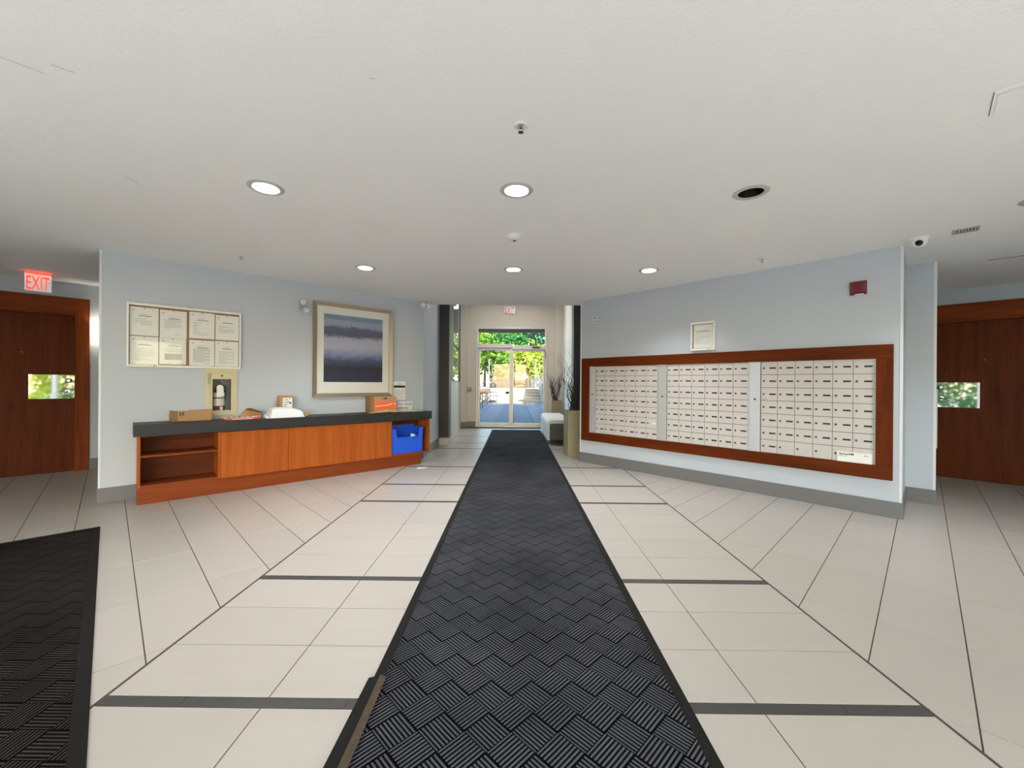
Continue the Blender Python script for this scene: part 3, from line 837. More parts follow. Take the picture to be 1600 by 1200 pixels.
MB().box(CU0 + 0.022, 0.897, -CD + 0.004, -0.03, 0.446, 0.465).build('shelf', 'cabinet_wood_flat', cab)
MB().box(CU0 + 0.022, 0.897, -0.03, -0.015, 0.180, 0.640).build('back_panel', 'cabinet_wood_shaded', cab)
MB().box(2.865, CU1 - 0.02, -0.03, -0.015, 0.182, 0.640).build('back_panel', 'cabinet_wood_shaded', cab)
MB().box(CU0, CU1, -CD + 0.01, -0.015, 0.640, 0.652).build('top_panel', 'cabinet_wood_shaded', cab)
for a, b in ((0.921, 1.562), (1.565, 2.204), (2.207, 2.846)):
    MB().box(a, b, -CD - 0.018, -CD, 0.160, 0.646).build('door', 'cabinet_wood', cab, bevel=0.0015)
    MB().box(a, b, -CD + 0.001, -0.02, 0.160, 0.182).build('bottom_panel', 'cabinet_wood_shaded', cab)
ct = MB().box(0.240, 3.485, -CD - 0.035, -0.001, 0.653, 0.765).build('worktop', 'counter_laminate', None, WL.at(0), WL.a, bevel=0.003)
tag(ct, 'thick black worktop along the wooden cabinet', 'worktop')
ZT = 0.7655
# blue bin in the open end of the cabinet
bn = thing('storage_bin', 'bright blue plastic stacking bin in the open cabinet end', 'bin', WL.at(3.115, 0.0, 0.1825), WL.a)
bw, bd = 0.245, 0.255
mb = MB(); yb, yf = -0.05, -CD + 0.012
def wallbox(x0, x1, x0b, x1b, y0, y1, z0, z1): 
    mb.add([(x0b, y0, z0), (x1b, y0, z0), (x1b, y1, z0), (x0b, y1, z0), (x0, y0, z1), (x1, y0, z1), (x1, y1, z1), (x0, y1, z1)], [(0, 3, 2, 1), (4, 5, 6, 7), (0, 1, 5, 4), (1, 2, 6, 5), (2, 3, 7, 6), (3, 0, 4, 7)])
mb.box(-bw + 0.01, bw - 0.01, yf, yb, 0, 0.006)
wallbox(-bw, -bw + 0.006, -bw + 0.01, -bw + 0.016, yf, yb, 0.006, 0.345); wallbox(bw - 0.006, bw, bw - 0.016, bw - 0.01, yf, yb, 0.006, 0.345)
wallbox(-bw + 0.006, bw - 0.006, -bw + 0.016, bw - 0.016, yb - 0.006, yb, 0.006, 0.372)
wallbox(-bw + 0.006, bw - 0.006, -bw + 0.016, bw - 0.016, yf, yf + 0.006, 0.006, 0.225)
# front cheeks either side of the scoop
for sx in (-1, 1):
    a, b, c = sx * (bw - 0.004), sx * (bw - 0.055), sx * (bw - 0.085)
    q = [(a, yf, 0.225), (a, yf, 0.345), (b, yf, 0.345), (c, yf, 0.225)]
    q2 = [(x, y_ + 0.006, z) for x, y_, z in q]
    mb.add(q + q2, [(0, 1, 2, 3), (7, 6, 5, 4), (0, 4, 5, 1), (1, 5, 6, 2), (2, 6, 7, 3), (3, 7, 4, 0)])
mb.build('tub', 'bin_blue', bn)
MB().box(-bw - 0.012, -bw + 0.006, yf, yb, 0.340, 0.350).box(bw - 0.006, bw + 0.012, yf, yb, 0.340, 0.350).box(-bw, bw, yb - 0.008, yb + 0.006, 0.366, 0.376).build('rim', 'bin_blue', bn)
MB().box(-bw + 0.09, bw - 0.09, yf - 0.004, yf, 0.205, 0.228).build('lip', 'bin_blue', bn)
MB().add([(0.06, yf + 0.02, 0.22), (0.15, yf + 0.03, 0.235), (0.10, yf + 0.10, 0.262)], [(0, 1, 2)]).build('paper_scrap', 'paper', bn)

# ------------------------------------------------------------------ things on the worktop
def onctr(name, label, cat, u, off, rot=0.0, z=ZT): return thing(name, label, cat, WL.at(u, off, z), WL.a + rot)
b1 = onctr('cardboard_box', 'long flat brown cardboard box at the shelf end of the worktop', 'box', 0.69, 0.105, R(3))
MB().box(-0.172, 0.172, -0.05, 0.05, 0, 0.108).build('carton', 'cardboard', b1, bevel=0.002)
MB().box(-0.1725, -0.115, -0.0508, 0.02, 0.002, 0.1085).build('packing_tape', 'cardboard_dark', b1)
MB().rect_y(-0.098, -0.090, 0.055, 0.090, -0.0506).rect_y(-0.075, -0.067, 0.055, 0.090, -0.0506).rect_y(-0.102, -0.086, 0.078, 0.090, -0.0507).rect_y(-0.079, -0.063, 0.078, 0.090, -0.0507).build('printed_arrows', 'ink_dark', b1)
MB().box(-0.14, -0.02, -0.045, 0.03, 0.1082, 0.1095).build('shipping_label', 'paper', b1)

e1 = onctr('mailing_envelope', 'flat orange and white mailing envelope lying on the worktop', 'envelope', 1.11, 0.215, R(2))
MB().box(-0.165, 0.165, -0.11, 0.11, 0.0, 0.020).build('sleeve', 'orange_deep', e1, bevel=0.006)
MB().box(-0.16, 0.15, -0.09, 0.105, 0.0205, 0.0225).build('shipping_label', 'paper', e1)
MB().rect_y(-0.1, 0.1, 0.006, 0.012, -0.1105).build('printed_line', 'paper', e1)
prn = MB()
for k in range(5):
    prn.box(-0.12 + k * 0.05, -0.09 + k * 0.05, -0.06 + 0.02 * (k % 2), 0.06, 0.0226, 0.0229)
prn.build('printed_lines', 'ink', e1)
k1 = onctr('padded_envelope', 'brown kraft envelope bent open beside the white parcel', 'envelope', 1.225, 0.10, R(-8))
MB().add([(-0.12, -0.08, 0.024), (0.10, -0.09, 0.030), (0.12, 0.07, 0.045), (-0.10, 0.06, 0.034), (-0.02, 0.02, 0.115), (-0.12, -0.08, 0.02), (0.10, -0.09, 0.002), (0.12, 0.07, 0.002), (-0.10, 0.06, 0.002)],
         [(0, 1, 2, 4), (0, 4, 3), (5, 8, 7, 6), (0, 5, 6, 1), (1, 6, 7, 2), (2, 7, 8, 3), (3, 8, 5, 0), (2, 3, 4)]).build('pouch', 'kraft', k1)
MB().add([(-0.05, 0.0, 0.10), (0.10, 0.04, 0.050), (0.13, -0.02, 0.060), (0.0, -0.05, 0.118)], [(0, 1, 2, 3), (3, 2, 1, 0)]).build('flap', 'cardboard_dark', k1)

def pillow(nx, ny, w, d, h, seed):
    rnd = random.Random(seed); vs, fs = [], []
    for j in range(ny + 1):
        for i in range(nx + 1):
            a, b = i / nx * 2 - 1, j / ny * 2 - 1
            e = max(0, (1 - abs(a) ** 3.2)) * max(0, (1 - abs(b) ** 4))
            vs.append((a * w / 2 + rnd.uniform(-.004, .004), b * d / 2 + rnd.uniform(-.003, .003), h * (0.12 + 0.88 * e ** 0.35) * (1.0 - 0.18 * a) + rnd.uniform(-.004, .004)))
    top = len(vs); vs += [(x, y_, 0.001) for x, y_, z in vs]
    for j in range(ny):
        for i in range(nx):
            q = (j * (nx + 1) + i, j * (nx + 1) + i + 1, (j + 1) * (nx + 1) + i + 1, (j + 1) * (nx + 1) + i)
            fs.append(q); fs.append(tuple(top + k for k in q[::-1]))
    ring = [i for i in range(nx + 1)] + [(j + 1) * (nx + 1) - 1 for j in range(1, ny + 1)] + [ny * (nx + 1) + i for i in range(nx - 1, -1, -1)] + [j * (nx + 1) for j in range(ny - 1, 0, -1)]
    for k in range(len(ring)):
        a, b = ring[k], ring[(k + 1) % len(ring)]; fs.append((a, top + a, top + b, b))
    return vs, fs
p1 = onctr('poly_mailer', 'plump white plastic mailing bag on the worktop', 'parcel', 1.555, 0.235, R(2))
v, f = pillow(16, 10, 0.37, 0.21, 0.115, 3); MB().add(v, f).build('bag', 'poly_white', p1, smooth=True)
MB().add([(-0.185, -0.09, 0.002), (-0.215, -0.08, 0.002), (-0.225, 0.04, 0.004), (-0.185, 0.06, 0.05), (-0.20, -0.02, 0.035)], [(0, 1, 4), (1, 2, 4), (2, 3, 4), (3, 0, 4)]).build('crumpled_end', 'poly_white', p1)
b2 = onctr('small_box', 'small brown carton with white address label standing behind the white parcel', 'box', 1.60, 0.065, R(4))
MB().box(-0.078, 0.078, -0.045, 0.045, 0, 0.247).build('carton', 'cardboard', b2, bevel=0.006)
MB().rect_y(-0.045, 0.062, 0.095, 0.222, -0.0457).build('address_label', 'paper', b2)
prn = MB()
for x_, z_, w_ in ((-0.035, 0.195, 0.05), (-0.035, 0.165, 0.07), (-0.035, 0.14, 0.04), (-0.035, 0.12, 0.03)): prn.rect_y(x_, x_ + w_, z_, z_ + 0.006, -0.0461)
prn.rect_y(0.03, 0.05, 0.150, 0.170, -0.0461).rect_y(0.028, 0.034, 0.196, 0.212, -0.0461).rect_y(0.012, 0.022, 0.178, 0.186, -0.0461).build('printed_lines', 'ink_dark', b2)
tp = onctr('tape_roll', 'small roll of yellow tape beside the white parcel', 'tape', 1.795, 0.215)
MB().lathe([(0.018, 0), (0.026, 0), (0.026, 0.030), (0.018, 0.030), (0.018, 0)], 20, (0, 0, 0.006)).build('tape', 'tape_yellow', tp, smooth=True)
MB().lathe([(0.016, 0), (0.0185, 0), (0.0185, 0.036), (0.016, 0.036), (0.016, 0)], 20, (0, 0, 0.0)).build('core', 'black_plastic', tp, smooth=True)

b3 = onctr('delivery_box', 'brown cardboard box with broad orange band under the picture', 'box', 2.795, 0.145, R(-3))
MB().box(-0.19, 0.175, -0.09, 0.09, 0, 0.222).build('carton', 'cardboard', b3, bevel=0.002)
MB().box(-0.1915, -0.14, -0.0912, 0.0905, 0.001, 0.2225).build('packing_tape', 'cardboard_dark', b3)
MB().rect_y(-0.139, 0.1745, 0.055, 0.150, -0.0915).build('orange_band', 'orange_print', b3)
MB().add([(-0.13, -0.092, 0.092), (0.06, -0.092, 0.104), (0.09, -0.092, 0.118), (0.13, -0.092, 0.122), (0.10, -0.092, 0.108), (0.06, -0.092, 0.097), (-0.12, -0.092, 0.086)], [(0, 6, 5, 1), (1, 5, 4, 2), (2, 4, 3)]).rect_y(0.15, 0.168, 0.108, 0.118, -0.092).build('printed_swoosh', 'paper', b3)
MB().rect_y(-0.03, -0.005, 0.186, 0.192, -0.0913).rect_y(-0.03, -0.005, 0.198, 0.204, -0.0913).rect_y(0.005, 0.03, 0.182, 0.208, -0.0913).rect_y(0.035, 0.042, 0.182, 0.208, -0.0913).rect_y(0.048, 0.052, 0.182, 0.200, -0.0913).build('printed_marks', 'ink_dark', b3)
k2 = onctr('torn_wrapping', 'crumpled torn brown paper in front of the orange-banded box', 'paper', 2.80, 0.295, R(-2))
rnd = random.Random(5); vs, fs = [], []; nx, ny = 12, 5
for j in range(ny + 1):
    for i in range(nx + 1):
        a, b = i / nx, j / ny
        vs.append((-0.24 + 0.52 * a + rnd.uniform(-.012, .012), -0.06 + 0.10 * b + rnd.uniform(-.012, .012), 0.004 + 0.045 * math.sin(math.pi * a) * (0.4 + 0.6 * b) * rnd.uniform(0.4, 1.1)))
for j in range(ny):
    for i in range(nx): fs.append((j * (nx + 1) + i, j * (nx + 1) + i + 1, (j + 1) * (nx + 1) + i + 1, (j + 1) * (nx + 1) + i))
o = MB().add(vs, fs).build('crumpled_sheet', 'kraft', k2); o.modifiers.new('thick', 'SOLIDIFY').thickness = 0.002
s1 = onctr('loose_letters', 'loose flat white letters at the far end of the worktop', 'letters', 3.19, 0.20, R(6))
MB().box(-0.14, 0.14, -0.06, 0.06, 0.0, 0.003).build('letter', 'paper', s1)
MB().box(-0.05, 0.20, -0.075, 0.03, 0.0032, 0.006).build('letter', 'paper', s1, rotz=R(-14))
MB().box(-0.10, 0.10, -0.03, 0.09, 0.0062, 0.008).build('letter', 'grey_plastic', s1, rotz=R(20))
pn = onctr('dark_folder', 'thin dark folder lying flat left of the orange-banded box', 'folder', 2.42, 0.18, R(10))
MB().box(-0.14, 0.14, -0.05, 0.05, 0.0, 0.006).build('cover', 'black_plastic', pn)

# ------------------------------------------------------------------ print helper
def print_lines(parent, x0, x1, rows, y, seed, mat='ink', lh=0.0024):
    """ragged lines of unreadable print: rows = [(z, start share, end share)]"""
    rnd = random.Random(seed); mb = MB()
    for z, a, b in rows:
        x = x0 + (x1 - x0) * a; end = x0 + (x1 - x0) * b
        while x < end - 0.004:
            w_ = min(rnd.uniform(0.008, 0.026), end - x)
            mb.rect_y(x, x + w_, z, z + lh, y); x += w_ + 0.0035
    o = mb.build('printed_lines', mat, parent); o['kind'] = 'stuff'
    return o

# ------------------------------------------------------------------ notice board
nb = thing('notice_board', 'glazed white framed notice board full of pinned letters', 'notice board', WL.at(0, 0), WL.a)
bu0, bu1, bz0, bz1 = 0.190, 1.143, 1.322, 1.962
MB().box(bu0 + 0.006, bu1 - 0.006, -0.010, -0.001, bz0 + 0.006, bz1 - 0.006).build('cork_panel', 'cork', nb)
for nm, a, b, c, d in (('frame_side', bu0, bu0 + 0.016, bz0, bz1), ('frame_side', bu1 - 0.016, bu1, bz0, bz1), ('frame_rail', bu0 + 0.016, bu1 - 0.016, bz0, bz0 + 0.024), ('frame_rail', bu0 + 0.016, bu1 - 0.016, bz1 - 0.022, bz1)):
    MB().box(a, b, -0.040, -0.0005, c, d).build(nm, 'white_metal', nb, bevel=0.002)
MB().box(bu0 + 0.016, bu1 - 0.016, -0.034, -0.031, bz0 + 0.024, bz1 - 0.022).build('pane', 'cabinet_glass', nb)
MB().cyl((0.40, -0.0405, bz0 + 0.012), 0.006, -0.003, 'y', 12).build('lock', 'lock_metal', nb)
MB().box(0.655, 0.700, -0.030, -0.0005, bz1 + 0.0002, bz1 + 0.005).build('hanger', 'cork', nb)
letters = [  # u0, u1, z0, z1, body style, where
    (0.212, 0.429, 1.640, 1.925, 0, 'short letter with three lines of print, top left corner of the notice board'),
    (0.439, 0.657, 1.632, 1.920, 1, 'letter with heading and half page of print, second in top row of the notice board'),
    (0.678, 0.899, 1.645, 1.930, 2, 'faint letter with list of short entries, third in top row of the notice board'),
    (0.908, 1.124, 1.645, 1.922, 3, 'letter with bold title, top right corner of the notice board'),
    (0.212, 0.429, 1.350, 1.632, 4, 'letter with indented paragraph, bottom left corner of the notice board'),
    (0.437, 0.654, 1.358, 1.630, 5, 'letter with dense grey table, second in bottom row of the notice board'),
    (0.679, 0.899, 1.350, 1.628, 6, 'letter filled with print, third in bottom row of the notice board'),
    (0.905, 1.122, 1.350, 1.632, 7, 'letter with wide spaced paragraphs, bottom right corner of the notice board')]
def letter_rows(style, z0, z1):
    h = z1 - z0; at_ = lambda t: z1 - h * t; rows = []
    rows.append((at_(0.25), 0.30, 0.68)) if style != 3 else rows.append((at_(0.30), 0.3, 0.66))
    if style == 0: rows += [(at_(0.42), 0.05, 0.6), (at_(0.48), 0.05, 0.9), (at_(0.53), 0.05, 0.85), (at_(0.58), 0.3, 0.92), (at_(0.62), 0.35, 0.9)]
    if style == 1: rows += [(at_(0.36 + 0.042 * k), 0.05, (0.95, 0.9, 0.93, 0.6, 0.95, 0.92, 0.96, 0.4)[k]) for k in range(8)] + [(at_(0.88), 0.5, 0.95)]
    if style == 2: rows += [(at_(0.40 + 0.05 * k), 0.03, (0.5, 0.3, 0.4, 0.2, 0.3, 0.2, 0.25, 0.3, 0.7, 0.9)[k]) for k in range(10)]
    if style == 3: rows += [(at_(0.44 + 0.045 * k), 0.02, (0.5, 0.95, 0.2, 0.98, 0.96, 0.93, 0.5)[k]) for k in range(7)]
    if style == 4: rows += [(at_(0.44), 0.1, 0.7)] + [(at_(0.52 + 0.045 * k), 0.28, 0.95) for k in range(5)] + [(at_(0.78), 0.1, 0.6), (at_(0.84), 0.15, 0.95)]
    if style == 5: rows += [(at_(0.40 + 0.04 * k), 0.05, 0.95) for k in range(4)] + [(at_(0.60 + 0.0135 * k), 0.08, 0.96) for k in range(18)] + [(at_(0.95), 0.7, 0.98)]
    if style == 6: rows += [(at_(0.36 + 0.031 * k), 0.03, (0.97, 0.95, 0.96, 0.6)[k % 4]) for k in range(17)] + [(at_(0.92), 0.5, 0.95)]
    if style == 7: rows += [(at_(0.42 + 0.045 * k), 0.03, (0.95, 0.97, 0.4)[k % 3]) for k in range(12)]
    return rows
for i, (a, b, c, d, st, lab) in enumerate(letters):
    lt = thing('notice_letter', lab, 'paper', WL.at(0), WL.a, 'letters pinned in the notice board')
    MB().box(a, b, -0.0125, -0.0118, c, d).build('sheet', 'paper', lt)
    y_ = -0.0131
    print_lines(lt, a + 0.03, b - 0.03, letter_rows(st, c, d), y_, i)
    MB().rect_y(a + 0.065, b - 0.055, d - (d - c) * 0.315, d - (d - c) * 0.315 + 0.0055, y_).build('printed_title', 'ink_dark' if i != 2 else 'ink', lt)
    MB().add([(a + 0.018, y_, d - 0.038), (a + 0.036, y_, d - 0.030), (a + 0.040, y_, d - 0.024), (a + 0.022, y_, d - 0.030)], [(0, 1, 2, 3)]).build('letterhead', 'ink_blue', lt)
    MB().lathe([(0.001, -0.009), (0.005, -0.008), (0.005, 0)], 10, ((a + b) / 2, -0.0125, d - 0.010), 'y').build('push_pin', 'pin', lt)

# ------------------------------------------------------------------ fire extinguisher cabinet and extinguisher
fx = thing('extinguisher_cabinet', 'cream recessed metal cabinet with glazed door below the notice board', 'cabinet', WL.at(0), WL.a)
def ring(mb, a0, a1, b0, b1, c0, c1, d0, d1, y0, y1):
    """rectangular ring: outer a0..a1 x b0..b1, opening c0..c1 x d0..d1"""
    mb.box(a0, c0, y0, y1, b0, b1).box(c1, a1, y0, y1, b0, b1).box(c0, c1, y0, y1, b0, d0).box(c0, c1, y0, y1, d1, b1); return mb
ring(MB(), 0.823, 1.113, 0.802, 1.3215, 0.870, 1.071, 0.844, 1.280, -0.012, -0.0005).build('trim_frame', 'cream_metal', fx)
mb = MB(); e = 0.004
mb.box(hole_ext[0] + .001, hole_ext[0] + .001 + e, 0.0, 0.15, 0.845, 1.279).box(hole_ext[1] - e - .001, hole_ext[1] - .001, 0, 0.15, 0.845, 1.279)
mb.box(hole_ext[0] + .001, hole_ext[1] - .001, 0.146, 0.15, 0.845, 1.279).box(hole_ext[0] + .005, hole_ext[1] - .005, 0, 0.146, 0.845, 0.849).box(hole_ext[0] + .005, hole_ext[1] - .005, 0, 0.146, 1.275, 1.279)
mb.build('tub', 'cream_metal_in', fx)
dr = ring(MB(), 0.871, 1.070, 0.846, 1.279, 0.884, 1.056, 0.858, 1.207, -0.020, -0.012).build('door', 'cream_metal', fx)
MB().box(0.8845, 1.0555, -0.017, -0.015, 0.8585, 1.2065).build('pane', 'cabinet_glass', dr)
MB().lathe([(0.001, -0.008), (0.009, -0.008), (0.011, 0)], 14, (0.972, -0.020, 1.245), 'y').build('latch', 'brass_dark', dr)
MB().tube([(0.845, -0.016, 1.275), (0.846, -0.018, 1.19), (0.853, -0.020, 1.135), (0.860, -0.018, 1.19), (0.866, -0.016, 1.27)], 0.0022, 6).build('break_chain', 'brass_dark', fx)
ex = thing('fire_extinguisher', 'red fire extinguisher with white label inside the cream cabinet', 'fire extinguisher', WL.at(0.955, -0.066, 0.8495), WL.a)
MB().lathe([(0.001, 0), (0.050, 0), (0.054, 0.006), (0.054, 0.215), (0.048, 0.240), (0.030, 0.262), (0.018, 0.272), (0.018, 0.285), (0.001, 0.285)], 28).build('tank', 'ext_red', ex, smooth=True)
MB().lathe([(0.0546, 0.058), (0.0546, 0.140)], 28).build('label', 'ext_label', ex, smooth=True)
MB().lathe([(0.0546, 0.152), (0.0546, 0.205)], 28).build('label', 'ext_label', ex, smooth=True)
MB().lathe([(0.0555, 0.142), (0.0555, 0.150)], 28).build('strap', 'black_plastic', ex, smooth=True)
MB().box(0.000, 0.028, -0.0562, -0.0552, 0.010, 0.050).build('label', 'ext_label', ex)
MB().box(-0.012, 0.012, -0.03, 0.03, 0.283, 0.310).build('valve', 'lock_metal', ex, bevel=0.003)
MB().tube([(0.0, 0.02, 0.31), (0.0, -0.03, 0.318), (0.0, -0.055, 0.330)], 0.006).tube([(0.0, 0.02, 0.295), (0.0, -0.03, 0.292), (0.0, -0.05, 0.285)], 0.006).build('lever', 'black_plastic', ex)
MB().lathe([(0.001, -0.010), (0.020, -0.010), (0.022, 0)], 18, (0.004, -0.030, 0.298), 'y').build('gauge', 'ext_red', ex)
MB().add([(-0.03, -0.058, 0.275), (0.03, -0.058, 0.275), (0.040, -0.061, 0.175), (-0.026, -0.061, 0.160), (-0.012, -0.052, 0.292), (0.016, -0.052, 0.292)], [(3, 2, 1, 0), (0, 1, 5, 4), (0, 1, 2, 3)]).build('inspection_tag', 'paper', ex)
MB().tube([(0.012, 0, 0.29), (0.05, -0.01, 0.285), (0.062, -0.01, 0.24), (0.060, 0.0, 0.12)], 0.007).build('hose', 'black_plastic', ex, smooth=True)

# ------------------------------------------------------------------ picture, notices, small wall fixtures
pc = thing('framed_picture', 'large abstract blue and grey seascape print in a champagne frame', 'picture', WL.at(0), WL.a)
pu0, pu1, pz0, pz1 = 1.927, 3.019, 0.990, 2.225
fw, fd = 0.045, 0.040
def mitre(nm, a, b, c, d):
    """frame moulding along one side: outer edge a-b, inner edge c-d (u,z), sloping inwards"""
    (ax, az), (bx, bz), (cx, cz), (dx, dz) = a, b, c, d
    mb = MB().add([(ax, -0.001, az), (bx, -0.001, bz), (cx, -0.001, cz), (dx, -0.001, dz), (ax, -fd, az), (bx, -fd, bz), (cx, -fd * 0.62, cz), (dx, -fd * 0.62, dz)],
                  [(0, 3, 2, 1), (4, 5, 6, 7), (0, 1, 5, 4), (1, 2, 6, 5), (2, 3, 7, 6), (3, 0, 4, 7)])
    bmn = mb.build(nm, 'champagne', pc); return bmn
O = [(pu0, pz0), (pu1, pz0), (pu1, pz1), (pu0, pz1)]; I_ = [(pu0 + fw, pz0 + fw), (pu1 - fw - 0.01, pz0 + fw), (pu1 - fw - 0.01, pz1 - fw), (pu0 + fw, pz1 - fw)]
for i in range(4):
    j = (i + 1) % 4; o = mitre('frame_moulding', O[i], O[j], I_[j], I_[i])
MB().box(pu0 + 0.03, pu1 - 0.03, -0.014, -0.002, pz0 + 0.03, pz1 - 0.03).build('mat_board', 'matboard', pc)
MB().box(0, 0.810, -0.0155, -0.0145, 0, 0.897).build('painting', 'painting', pc, (2.059, 0, 1.184))
MB().box(pu0 + 0.046, pu1 - 0.056, -0.0195, -0.0175, pz0 + 0.046, pz1 - 0.046).build('pane', 'cabinet_glass', pc)

n1 = thing('wall_notice', 'white notice with black heading bar, taped beside the picture', 'notice', WL.at(0), WL.a)
MB().box(3.050, 3.245, -0.002, -0.0005, 0.925, 1.200).build('sheet', 'paper', n1)
MB().rect_y(3.055, 3.240, 1.105, 1.138, -0.0026).build('heading_bar', 'ink_dark', n1)
print_lines(n1, 3.065, 3.235, [(1.065, 0, 1), (1.04, 0, 1), (1.015, 0, 1), (0.99, 0.2, 0.8), (0.96, 0.0, 0.3), (0.96, 0.55, 0.9)], -0.0026, 31, 'ink_dark', 0.005)
MB().rect_y(3.14, 3.155, 1.165, 1.178, -0.0026).rect_y(3.11, 3.19, 1.150, 1.154, -0.0026).build('emblem', 'ink', n1)
n2 = thing('hand_lettered_sign', 'small white sign with two lines of handwriting leaning at the end of the worktop', 'sign', WL.at(3.235, 0.012, ZT), WL.a)
MB().box(-0.115, 0.118, -0.002, 0.0, 0, 0.135).build('card', 'paper', n2)
prn = MB(); rr = random.Random(9)
for row, z_, n_ in ((0, 0.080, 9), (1, 0.022, 7)):
    for k in range(n_):
        if row == 0 and k == 3: continue
        x_ = -0.10 + 0.022 * k + (0.012 if row == 0 and k > 3 else 0)
        prn.rect_y(x_, x_ + 0.004, z_, z_ + 0.028, -0.0026).rect_y(x_ + 0.004, x_ + 0.014, z_ + rr.choice((0.0, 0.012, 0.024)), z_ + rr.choice((0.0, 0.012, 0.024)) + 0.004, -0.0026)
        if rr.random() < 0.6: prn.rect_y(x_ + 0.011, x_ + 0.015, z_, z_ + 0.028, -0.0026)
prn.build('handwriting', 'ink', n2)

def emergency_lamp(label, u, z, two_dirs, fr=WL):
    t = thing('emergency_light', label, 'lamp', fr.at(u, 0, z), fr.a, 'twin emergency lights')
    MB().lathe([(0.001, -0.018), (0.040, -0.018), (0.048, -0.008), (0.048, -0.0005)], 24, (0, 0, 0), 'y').build('wall_plate', 'grey_plastic', t, smooth=True)
    for (dx, dy, dz), c in two_dirs:
        d = Vector((dx, dy, dz)).normalized(); h = Vector(c)
        MB().tube([(0, -0.015, 0), (h.x * 0.5, h.y * 0.6, h.z * 0.5), tuple(h)], 0.007).build('arm', 'grey_plastic', t)
        q = d.to_track_quat('Z', 'Y').to_euler()
        hd = MB().lathe([(0.001, -0.055), (0.022, -0.052), (0.036, -0.025), (0.042, 0.0), (0.046, 0.006), (0.044, 0.012), (0.036, 0.012), (0.030, 0.004)], 24).build('lamp_head', 'clear_lamp', t, tuple(h), smooth=True); hd.rotation_euler = q
        ln = MB().lathe([(0.0005, 0.008), (0.034, 0.004)], 24).build('lens', 'white_plastic', hd, smooth=True)
    return t
emergency_lamp('twin head emergency light on the wall left of the picture', 1.80, 2.125, [((0.25, -1, -0.1), (-0.02, -0.085, 0.05)), ((0.35, -0.9, -0.7), (0.015, -0.085, -0.045))])
emergency_lamp('twin head emergency light under the ceiling at the passage corner', 3.52, 2.375, [((-0.3, -1, -0.3), (-0.035, -0.08, 0.0)), ((0.7, -0.8, -0.25), (0.055, -0.08, 0.0))])

# ------------------------------------------------------------------ mailboxes on the right-hand wall
ms = thing('mailbox_surround', 'dark red-brown wooden frame around the mailboxes', 'frame', WR.at(0), WR.a)
mu0, mu1, mz0, mz1 = 0.043, 3.512, 0.335, 1.565; iu0, iu1, iz0, iz1 = 0.178, 3.393, 0.458, 1.441
for nm, a, b, c, d, m in (('top_board', mu0, mu1, iz1, mz1, 'mail_wood_x'), ('bottom_board', mu0, mu1, mz0, iz0, 'mail_wood_x'), ('side_board', mu0, iu0, iz0, iz1, 'mail_wood_z'), ('side_board', iu1, mu1, iz0, iz1, 'mail_wood_z')):
    MB().box(a, b, -0.030, -0.0005, c, d).build(nm, m, ms, bevel=0.003)
banks = [('bank of silver mailboxes nearest the passage', 0.178, 0.283, 0.285, 1.262, 'bank of white mailboxes at the passage end of the wooden frame'),
         ('', 1.268, 1.385, 1.389, 2.330, 'middle bank of white mailboxes in the wooden frame'),
         ('', 2.345, 2.450, 2.455, 3.386, 'bank of white mailboxes behind the long white envelope')]
SHM = {}
def mail_meshes(w_, h_):
    k = (round(w_, 4), round(h_, 4))
    if k not in SHM:
        d = MB().box(0.0019, w_ - 0.0019, -0.0085, -0.0035, 0.0022, h_ - 0.0022).mesh('mail_door', 'mail_door')
        l = MB().lathe([(0.001, -0.0065), (0.0085, -0.0065), (0.0105, 0)], 12, (0.026, -0.0085, h_ * 0.50), 'y').mesh('lock', 'lock_metal')
        s0, s1, zz = w_ - 0.075, w_ - 0.016, h_ * 0.50
        sl = MB().box(s0, s1, -0.0092, -0.0086, zz - 0.0082, zz + 0.0082).mesh('name_slot', 'dark_slot')
        SHM[k] = (d, l, sl)
    return SHM[k]
white_slot = None
